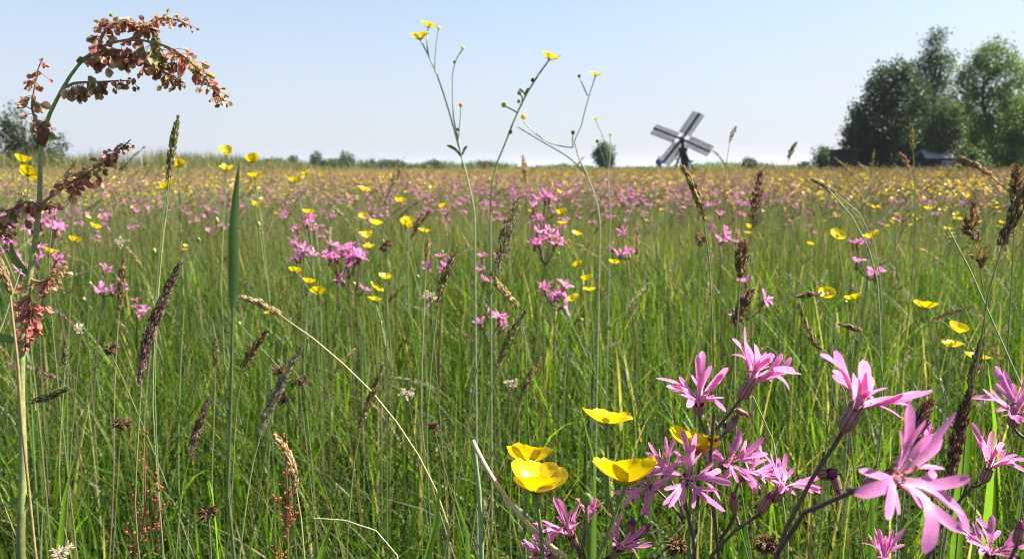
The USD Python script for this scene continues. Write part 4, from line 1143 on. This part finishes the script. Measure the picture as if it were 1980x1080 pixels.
T.part('stem', MB().add(tube(base_line, .0005, .0008, 6), (0.09, 0.13, 0.05)), STEM)
for k, (lab, pts_, d_, r_, col_) in enumerate((
        ('long pale grass stem slanting down through the right meadow', [(1832, 440), (1870, 510), (1910, 600), (1950, 690), (1990, 800)], .55, .0007, (0.28, 0.30, 0.15)),
        ('arching pale green stem rising beside the two tall pink flowers', [(1455, 765), (1480, 800), (1500, 880), (1515, 980), (1525, 1090)], .45, .0007, (0.20, 0.24, 0.09)),
        ('long green stem crossing the meadow below the bent pale head', [(1600, 365), (1660, 440), (1695, 530), (1702, 640), (1705, 780)], .75, .0008, (0.20, 0.26, 0.10)),
        ('curved pale stem at the left edge below the sorrel leaf', [(40, 520), (20, 580), (0, 640), (-40, 760)], .45, .0008, (0.24, 0.26, 0.13)),
        ('thin straight stem in front of the left upright grass head', [(330, 360), (318, 430), (308, 540), (300, 640), (296, 800)], .60, .0005, (0.22, 0.26, 0.12)),
        ('whitish dry stalk lying low across the grass at the bottom', [(606, 1001), (640, 1002), (690, 1010), (725, 1024), (750, 1045), (770, 1080)], .60, .0006, (0.34, 0.32, 0.22)))):
    ln = stem_line(pts_, d_, 24, k != 5)
    if k == 5:
        ln = stem_line(pts_, d_, 24, True, (0.02, 0.05))
    tag(mesh(numbered('long_grass'), *(lambda m: (m[0], m[1], STEM, m[2]))(MB().add(tube(ln, r_ * 0.7, r_ * 1.2, 6), col_).out())), lab, 'long grass')

# broad pointed leaves low in the grass at the bottom
for k, (x0, y0, x1, y1, d_, w_) in enumerate(((820, 1100, 850, 900, .62, .0035), (1150, 900, 1120, 780, .60, .0028), (530, 1100, 545, 960, .60, .0030), (600, 1100, 660, 960, .62, .004), (905, 1060, 870, 930, .6, .0030),
                                              (400, 930, 420, 1020, .6, .003), (1880, 680, 1940, 560, .8, .004), (1690, 1000, 1660, 820, .62, .0035), (1925, 820, 1910, 700, .6, .0035), (110, 1000, 150, 860, .62, .0035))):
    a_, b_ = at(x0, y0, d_), at(x1, y1, d_)
    g_ = to_ground(a_, (0, 0.02))
    ln = smooth_line([b_, (a_ + b_) / 2 + 0.004 * R, a_, g_[1]], 14)
    w = 1.5 * w_ * np.r_[0.02, 0.35, 0.6, 0.85, 1.0, 1.0, np.linspace(.95, .4, 8)]
    sd = norm(R * math.cos(k) + F * math.sin(k) * 0.6)
    places = ['left of centre', 'below the topmost cluster buttercup', 'beside the right red sorrel', 'under the straw head', 'beside the broken reed', 'by the brown sedge head',
              'at the right side', 'under the side view pink flower', 'under the edge pink flower', 'beside the sorrel stem']
    tag(mesh(numbered('grass_leaf'), *(lambda m: (m[0], m[1], GRASS, m[2]))(MB().add(grid(ln[:, None] + sd * (w[:, None] * x3[None])[..., None] + F * (w[:, None] * 0.3 * x3[None] ** 2)[..., None]), (0.12, 0.22, 0.025)).out())),
        'bright lime broad grass leaf ' + places[k], 'grass leaf')

# small red sorrels
for lab, pts_, brs, d_, sd_ in (
        ('small red sheep sorrel below the purple grass head', [(276, 820), (279, 880), (281, 960), (276, 1020), (262, 1090)], [[(305, 925), (300, 980), (283, 1020)], [(254, 945), (262, 985), (275, 1020)], [(312, 960), (308, 1005), (278, 1040)], [(244, 1015), (255, 1045), (265, 1070)]], .58, 1),
        ('small red sheep sorrel below the fuzzy grey grass head', [(556, 845), (553, 900), (556, 960), (550, 1020), (540, 1090)], [[(568, 940), (562, 975), (555, 1000)], [(535, 955), (545, 985), (553, 1000)], [(572, 985), (562, 1010), (552, 1030)], [(528, 1050), (535, 1065), (545, 1075)]], .60, 2)):
    rng = np.random.default_rng(800 + sd_)
    ln = stem_line(pts_, d_, 30)
    T = Thing('sheep_sorrel', lab, 'plant', ln[-1])
    T.part('stem', MB().add(tube(ln, .0004, .0009, 6), (0.20, 0.07, 0.045)), STEM)
    for b in [pts_[:4]] + brs:
        bl = smooth_line([at(x, y, d_) for x, y in b], 16)
        bp = T.part('branch', MB().add(tube(bl, .0003, .0005, 5), (0.22, 0.08, 0.05)), STEM)
        for k in range(20 if b is pts_[:4] else 13):
            p = bl[rng.integers(0, 16)] + rng.normal(0, .0022, 3)
            T.part('seed', MB().add(ellipsoid(p, rng.normal(0, 1, 3), rng.uniform(.0006, .0010), rng.uniform(.0009, .0014), 1), np.array([0.46, 0.13, 0.11]) * rng.uniform(0.6, 1.3)), SEED, bp)


# brown sedge heads and whitish clusters
def cluster(name, label, px, py, d, n, r, blob, pal, seed, cat, stem_col=(0.14, 0.15, 0.06)):
    rng = np.random.default_rng(seed)
    c = at(px, py, d)
    ln = smooth_line(np.array([c] + to_ground(c, (rng.normal(0, .09), abs(rng.normal(0.03, .05))))), 14)
    T = Thing(name, label, cat, ln[-1])
    T.part('stem', MB().add(tube(ln, .0006, .001, 6), stem_col), STEM)
    for k in range(n):
        o = norm(rng.normal(0, 1, 3)) * r * rng.uniform(0.3, 1.0) * [1, 1, 0.75]
        mb = MB()
        hl = np.array([c + o * 0.4, c + o, c + o * 1.25])
        mb.add(*spikelets(rng, hl, 14, blob * 0.7, blob, 0.8, pal))
        mb.add(tube(np.array([c, c + o]), .0003, .0003, 3), pal[0])
        T.part('floret', mb, SEED, smooth=False)


for k, (lab, x, y, d, r) in enumerate((('dark brown sedge head low on the left near the bottom', 403, 990, .60, .004), ('dark brown sedge head beside the fuzzy grey grass head', 541, 716, .85, .005),
        ('brown sedge head just right of the fuzzy grey grass head', 577, 738, .85, .006), ('small brown sedge head under the fuzzy grey one', 546, 768, .85, .0045), ('brown sedge head at the bottom below the narrow pink flower', 1312, 1052, .50, .0045),
        ('brown sedge head at the bottom below the drooping pink flowers', 1485, 1050, .50, .0045), ('brown sedge head left of the purple grass head', 210, 672, .80, .0055), ('dark sedge head below the yellow flowers in the middle', 748, 475, .9, .0050),
        ('brown sedge head in the grass right of the narrow olive head', 838, 826, .8, .0045), ('brown sedge head in the left grass beneath the horizontal grass head', 234, 818, .75, .0045), ('dark sedge head under the bent yellow green grass head', 1352, 462, 1.0, .0055))):
    cluster('sedge', lab, x, y, d, 10, r * 1.5, .0045, BROWN[:2] + [(0.10, 0.05, 0.035), (0.2, 0.11, 0.05)], 900 + k, 'sedge')
WHITE = [(0.55, 0.52, 0.42), (0.62, 0.6, 0.5), (0.42, 0.36, 0.26)]
for k, (lab, x, y, d, r) in enumerate((('creamy white flower cluster in the bottom left corner', 115, 1066, .55, .0065), ('whitish dry flower head under the dark grass head in the middle', 832, 574, .80, .008), ('whitish flower cluster low in the middle of the grass', 992, 740, .85, .007),
        ('pale flower cluster above the narrow olive grass head', 788, 762, .85, .007), ('whitish flower head in the left meadow under yellow buttercups', 230, 466, 1.2, .010), ('faint whitish flower head right of the sorrel stem', 156, 640, .9, .007))):
    cluster('white_flower_cluster', lab, x, y, d, 14, r * 1.2, .0034, WHITE, 950 + k, 'flower')


# ------------------------------------------------------------------ meadow flowers
def class_robin(seed, many=0):
    rng = np.random.default_rng(seed)
    path = '/World/class_ragged_robin' + ('' if seed == 1000 else '_%03d' % (seed - 1000))
    T = Thing('x', path=path)
    h = rng.uniform(0.40, 0.50)
    fork = np.array([rng.normal(0, .02), rng.normal(0, .02), h - 0.05])
    mb = MB().add(tube(smooth_line([[0, 0, -.04], [fork[0] * .3, fork[1] * .3, h * .5], fork], 8), .0016, .0011, 5), (0.10, 0.07, 0.04))
    fl = []
    for k in range(many or rng.integers(3, 6)):
        a = rng.uniform(0, 6.28)
        c = fork + np.array([math.cos(a) * rng.uniform(.006, .034), math.sin(a) * rng.uniform(.006, .034), rng.uniform(0.0, .05)])
        mb.add(tube(smooth_line([fork, (fork + c) / 2 + [0, 0, -.004], c], 5), .0009, .0008, 4), (0.09, 0.05, 0.04))
        axis = norm(c - fork + [0, 0, 0.025] + rng.normal(0, .015, 3))
        fl.append((c, axis))
    T.part('stem', mb, STEM)
    for c, axis in fl:
        Rr = rng.uniform(.0130, .0165)
        m = MB()
        M = frame(axis, rng.uniform(0, 6))
        for k in range(5):
            q = robin_petal(rng, M, c, Rr, k * 1.2566 + rng.normal(0, .1), rng.uniform(0.0, 0.4), False, 1.35)
            v, f, cc = q.out()
            m.add((v, f), cc)
        T.part('flower', m, PINK)
        T.part('calyx', calyx(M, c, Rr, 0.6, 0.2, sides=8), STEM)
    return path


def class_butter(seed):
    rng = np.random.default_rng(seed)
    path = '/World/class_buttercup' + ('' if seed == 2000 else '_%03d' % (seed - 2000))
    T = Thing('x', path=path)
    h = rng.uniform(0.42, 0.54)
    fork = np.array([rng.normal(0, .02), rng.normal(0, .02), h * 0.72])
    mb = MB().add(tube(smooth_line([[0, 0, -.04], [fork[0] * .3, fork[1] * .3, h * .4], fork], 8), .0013, .0010, 5), (0.12, 0.17, 0.05))
    fl = []
    for k in range(rng.integers(1, 4)):
        a = rng.uniform(0, 6.28)
        c = np.array([fork[0] + math.cos(a) * rng.uniform(.01, .05), fork[1] + math.sin(a) * rng.uniform(.01, .05), h - rng.uniform(0, .07) * (k > 0)])
        mb.add(tube(smooth_line([fork, (fork + c) / 2 + [0, 0, .01], c], 6), .0008, .0007, 4), (0.14, 0.19, 0.06))
        fl.append((c, norm([rng.normal(0, .3), rng.normal(0, .3), 1.0])))
    c = fork + np.array([rng.normal(0, .03), rng.normal(0, .03), .07])
    mb.add(tube(np.array([fork, c]), .0007, .0006, 4), (0.14, 0.19, 0.06))
    mb.add(sphere(c, .003, 1), (0.2, 0.26, 0.05))
    T.part('stem', mb, STEM)
    for c, axis in fl:
        Rr = rng.uniform(.0105, .0135)
        M = frame(axis, rng.uniform(0, 6))
        m = MB()
        cup = rng.uniform(0.5, 1.0)
        for k in range(5):
            q = butter_petal(rng, M, c, Rr, k * 1.2566, cup, 5, 5)
            v, f, cc = q.out()
            m.add((v, f), cc)
        T.part('flower', m, YELLOW)
        T.part('centre', MB().add((lambda q: (q[0] @ M.T + c, q[1]))(sphere([0, 0, .15 * Rr], 0.22 * Rr, 1)), (0.45, 0.40, 0.02)), SEED)
    return path


def class_head(seed, pal, name='class_dry_grass'):
    rng = np.random.default_rng(seed)
    path = '/World/%s_%03d' % (name, seed - 3000)
    T = Thing('x', path=path)
    h = rng.uniform(0.44, 0.58)
    bend = rng.uniform(0.01, 0.17)
    a = rng.uniform(0, 6.28)
    e = np.array([math.cos(a), math.sin(a), 0])
    L = rng.uniform(.06, .11)
    line = smooth_line([[0, 0, -.04], e * bend * .15 + [0, 0, h * .5], e * bend * .6 + [0, 0, h * .87], e * bend * 1.25 + [0, 0, h]], 22)
    T.part('stem', MB().add(tube(line[::2], .0009, .0005, 4), (0.13, 0.15, 0.05)), STEM)
    k = int(22 * (1 - L / h))
    T.part('seed_head', MB().add(*spikelets(rng, line[k:], 110, rng.uniform(.0035, .0065), .0065, rng.uniform(.25, .6), pal)), SEED, smooth=False)
    return path


CR = [class_robin(1000 + k) for k in range(7)]
CRM = [class_robin(1010 + k, 6 + k) for k in range(3)]
CB = [class_butter(2000 + k) for k in range(7)]
CH = [class_head(3000 + k, p) for k, p in enumerate((STRAWY, OLIVE, BROWN, PURPLE, OLIVE + STRAWY, GREY, BROWN + STRAWY))]

# plants placed where the photograph shows single flowers: (px, py, distance)
rng = np.random.default_rng(55)
NAMED_Y = [(790, 427, 1.45, 'yellow buttercup in mid meadow left of the brown feathery grass head'), (705, 366, 1.6, 'bright yellow buttercup right of the horizon bushes, highest of its row'), (775, 388, 1.6, 'yellow buttercup seen from the side above the middle ones'),
    (858, 398, 1.7, 'yellow buttercup left of the tall buttercup stem'), (710, 455, 1.4, 'yellow buttercup above the wide pink cluster'), (745, 535, 1.25, 'yellow buttercup right of the wide pink cluster'), (598, 543, 1.25, 'yellow buttercup below the left pink pair'),
    (1135, 537, 1.3, 'yellow buttercup below the right pink pair'), (1188, 507, 1.35, 'yellow buttercup just under the right pink pair'), (1115, 452, 1.5, 'yellow buttercup right of the tall pink cluster'), (1085, 410, 1.6, 'yellow buttercup above the right of the tall pink cluster'),
    (1685, 455, 1.15, 'single yellow buttercup in the right meadow on a green stem'), (1790, 590, .85, 'large open yellow buttercup at the right among dark grass'), (1650, 574, 1.05, 'yellow buttercup beside a small pink bloom at the right'), (1853, 635, .85, 'pale orange fading buttercup at the right'),
    (437, 293, 1.2, 'yellow buttercup nodding on the horizon left of the blade'), (488, 308, 1.2, 'yellow buttercup on the horizon right of the blade'), (345, 318, 1.2, 'yellow buttercup behind the upright grey green grass head'), (45, 308, 1.1, 'yellow buttercup left of the sorrel stem'),
    (322, 360, 1.3, 'pair of yellow buttercups below the upright grass head'), (145, 463, 1.3, 'yellow buttercup in the left meadow beside pink flowers'), (185, 438, 1.4, 'yellow buttercup right of the sorrel, upper of the left meadow'), (100, 485, 1.2, 'yellow buttercup close to the sorrel stem'),
    (570, 348, 1.6, 'yellow buttercup on the left of the horizon trees'), (592, 335, 1.7, 'small yellow buttercup under the dark pointed tree'), (570, 522, 1.3, 'yellow buttercup under the left pink pair')]
NAMED_P = [(1042, 425, 1.25, 'tall pink ragged robin cluster in the middle of the meadow'), (1035, 470, 1.2, 'lower pink blooms of the tall middle cluster'), (570, 467, 1.25, 'pink ragged robin pair left of the wide cluster'), (640, 497, 1.1, 'wide pink ragged robin cluster left of centre'), (690, 497, 1.15, 'right half of the wide pink cluster'),
    (658, 540, 1.1, 'pink blooms hanging under the wide cluster'), (1200, 490, 1.25, 'pink ragged robin pair in the middle right meadow'), (1085, 565, 1.1, 'small pink bloom below the tall pink cluster'), (966, 610, 1.05, 'small pink bloom beside the dark thin grass head'),
    (1445, 572, 1.0, 'pink bloom beside the brown grass tuft'), (1658, 503, 1.0, 'flat pink bloom in the right meadow'), (215, 560, 1.1, 'single pink bloom in the left meadow'), (110, 440, 1.1, 'pink ragged robins right behind the sorrel stem'), (70, 500, 1.0, 'pink ragged robins behind the curled sorrel leaf'),
    (20, 470, 1.1, 'pink ragged robins at the left edge'), (930, 520, 1.25, 'small pink blooms left of the feathery grass head'), (860, 512, 1.25, 'pink blooms above the dark grass head'), (1395, 462, 1.4, 'faint pink blooms right of the bent grass head'), (570, 497, 1.2, 'lower pink bloom under the left pair')]


def top_of(path, kind):
    """Where a class's first flower stands above its base."""
    p = stage.GetPrimAtPath(path + '/flower').GetAttribute('points').Get()
    return np.array(p).mean(0)


TOPS = {c: top_of(c, 0) for c in CR + CRM + CB}
for lst, cls, name, cat, group in ((NAMED_Y, CB, 'buttercup', 'flower', 'buttercups in the meadow'), (NAMED_P, CR, 'ragged_robin', 'flower', 'ragged robins in the meadow')):
    for (px, py, d, lab) in lst:
        c = cls[rng.integers(0, len(cls))]
        if 'cluster' in lab or 'right behind' in lab or 'wide' in lab:
            c = CRM[rng.integers(0, 3)] if cls is CR else c
        d = d * (1.35 if cls is CR else 1.0)
        tgt = at(px, py, d)
        t = TOPS[c]
        rz = rng.uniform(0, 6.28)
        off = np.array([t[0] * math.cos(rz) - t[1] * math.sin(rz), t[0] * math.sin(rz) + t[1] * math.cos(rz)])
        copy_of(c, name, (tgt[0] - off[0], tgt[1] - off[1], 0.0), rz, (1, 1, tgt[2] / t[2]), lab, cat, group)


def scatter(seed, dens, dmin, dmax, field):
    """Points over the visible wedge, nearest first. field(px, d) gives the local share kept."""
    rng = np.random.default_rng(seed)
    n = int(dens * 0.66 * dmax ** 2)
    d = dmax * np.sqrt(rng.random(n))
    px = rng.uniform(-120, 2100, n)
    keep = (d > dmin) & (rng.random(n) < field(px, d))
    d, px = d[keep], px[keep]
    x = (px - 990) / FPX * d
    o = np.argsort(d)
    x, d, px = x[o], d[o], px[o]
    return x, d, px, rng


def noise2(x, y, s, seed):
    return fbm(np.c_[x * s, y * s, np.zeros(len(x))], 3, seed)


def field_y(px, d):
    x = (px - 990) / FPX * d
    n = noise2(x, d, 0.45, 3)
    lim = np.where(px < 550, 25, np.where(px > 1500, 28, 42)) * (0.85 + 0.4 * noise2(x, d * 0, 0.3, 21))
    return np.clip((n - 0.38) * 4.5, 0.05, 1) * np.clip((d - 1.6) / 4, 0.05, 1) * np.clip((lim - d) / 14 + 0.1, 0, 1) * np.where(d < 8, 1.0, 0.55)


def field_p(px, d):
    x = (px - 990) / FPX * d
    n = noise2(x, d, 0.40, 12)
    lim = np.where(px < 550, 24, np.where(px > 1500, 27, 44)) * (0.85 + 0.4 * noise2(x, d * 0, 0.3, 22))
    mid = np.where(px > 1550, 0.5, np.where(px < 200, 0.7, 1.0))
    return np.clip((n - 0.36) * 4.5, 0.04, 1) * np.clip((d - 3.0) / 6, 0.006, 1) * mid * np.clip((lim - d) / 14 + 0.1, 0, 1)


def field_h(px, d):
    return np.clip((d - 0.9) / 3, 0.10, 1) * np.where(px > 1400, 1.0, 0.7)


MARKS = [(130, 'sorrel stem'), (250, 'sorrel side branch'), (420, 'upright grey green grass head'), (540, 'broad blurred blade'), (640, 'dark pointed horizon tree'), (780, 'widest horizon bush'),
         (860, 'flat horizon bush'), (950, 'tallest buttercup plant'), (1000, 'leaning buttercup plant'), (1110, 'tall pink cluster'), (1240, 'round lone tree'), (1400, 'windmill'), (1540, 'reddish grass plume'),
         (1670, 'flat roofed shed'), (1770, 'dense grove tree'), (1860, 'hut'), (1950, 'airy grove tree'), (9999, 'right picture edge')]
BANDS = [(346, 'at the far meadow edge'), (372, 'in the far meadow'), (405, 'in the upper meadow'), (450, 'in the mid meadow'), (9999, 'in the nearer meadow')]


def where(p):
    r = np.asarray(p, float) - C
    k = FPX / np.dot(r, F)
    x, y = 990 + np.dot(r, R) * k, 540 - np.dot(r, U) * k
    return next(b for a, b in BANDS if y < a) + ' below the ' + next(b for a, b in MARKS if x < a)


for (seed, dens, dmin, dmax, field, cls, name, cat, label, group, stuff, zmax) in (
        (501, 46, 1.3, 58, field_y, CB, 'buttercup', 'flower', 'blurred yellow buttercup', 'yellow buttercups spread over the meadow', 'yellow buttercups massed in the far meadow', 300 - len(NAMED_Y) - 9),
        (502, 27, 1.4, 58, field_p, CR, 'ragged_robin', 'flower', 'blurred pink ragged robin', 'pink ragged robins spread over the meadow', 'pink ragged robins massed in the far meadow', 300 - len(NAMED_P) - 11),
        (503, 62, 0.95, 36, field_h, CH, 'seed_head_grass', 'grass head', 'blurred grass seed head', 'grass seed heads spread over the meadow', 'grass seed heads massed over the meadow', 255)):
    x, d, px, rng = scatter(seed, dens, dmin, dmax, field)
    n = len(x)
    k = rng.integers(0, len(cls), n)
    rz = rng.uniform(0, 6.28, n)
    s = rng.uniform(0.90, 1.22, n)
    if seed == 503:
        s = np.where(d < 3.5, np.where((rng.random(n) < 0.35) & (d > 1.5), rng.uniform(1.1, 1.38, n), rng.uniform(0.62, 1.0, n)), s * 1.08)
    z = ground_height(x, d) * np.clip(1 - np.hypot(x, d) / 80, 0, 1)
    for i in range(min(zmax, n)):
        w = where((x[i], d[i], z[i] + 0.5 * s[i]))
        copy_of(cls[k[i]], name, (x[i], d[i], z[i]), rz[i], (1, 1, s[i]), label + ' ' + w, cat, group + ' ' + w)
    if n > zmax:
        far_ = slice(zmax, n)

        def ref(c):
            def make(path):
                q = numbered('plant', path)
                p = UsdGeom.Xform.Define(stage, q).GetPrim()
                p.GetReferences().AddInternalReference(c)
                return q
            return make
        instancer(name, [ref(c) for c in cls], k[far_], np.c_[x, d, z][far_], rz[far_], np.c_[np.ones(n), np.ones(n), s][far_], stuff, cat)

# ------------------------------------------------------------------ thin summer haze in the air
AIR = usdkit.material(stage, '/World/Looks/haze', {'v': ('principled_volume', {'color': (0.80, 0.87, 1.0), 'density': 0.0001, 'anisotropy': 0.3})}, [], volume='v.volume')
hz = trimesh.creation.box([9000, 6000, 40.0])
tag(mesh('/World/haze', np.array(hz.vertices) + [0, 2400, 18.0], np.array(hz.faces), AIR, smooth=False), 'thin pale haze over the far meadow', None, kind='stuff')
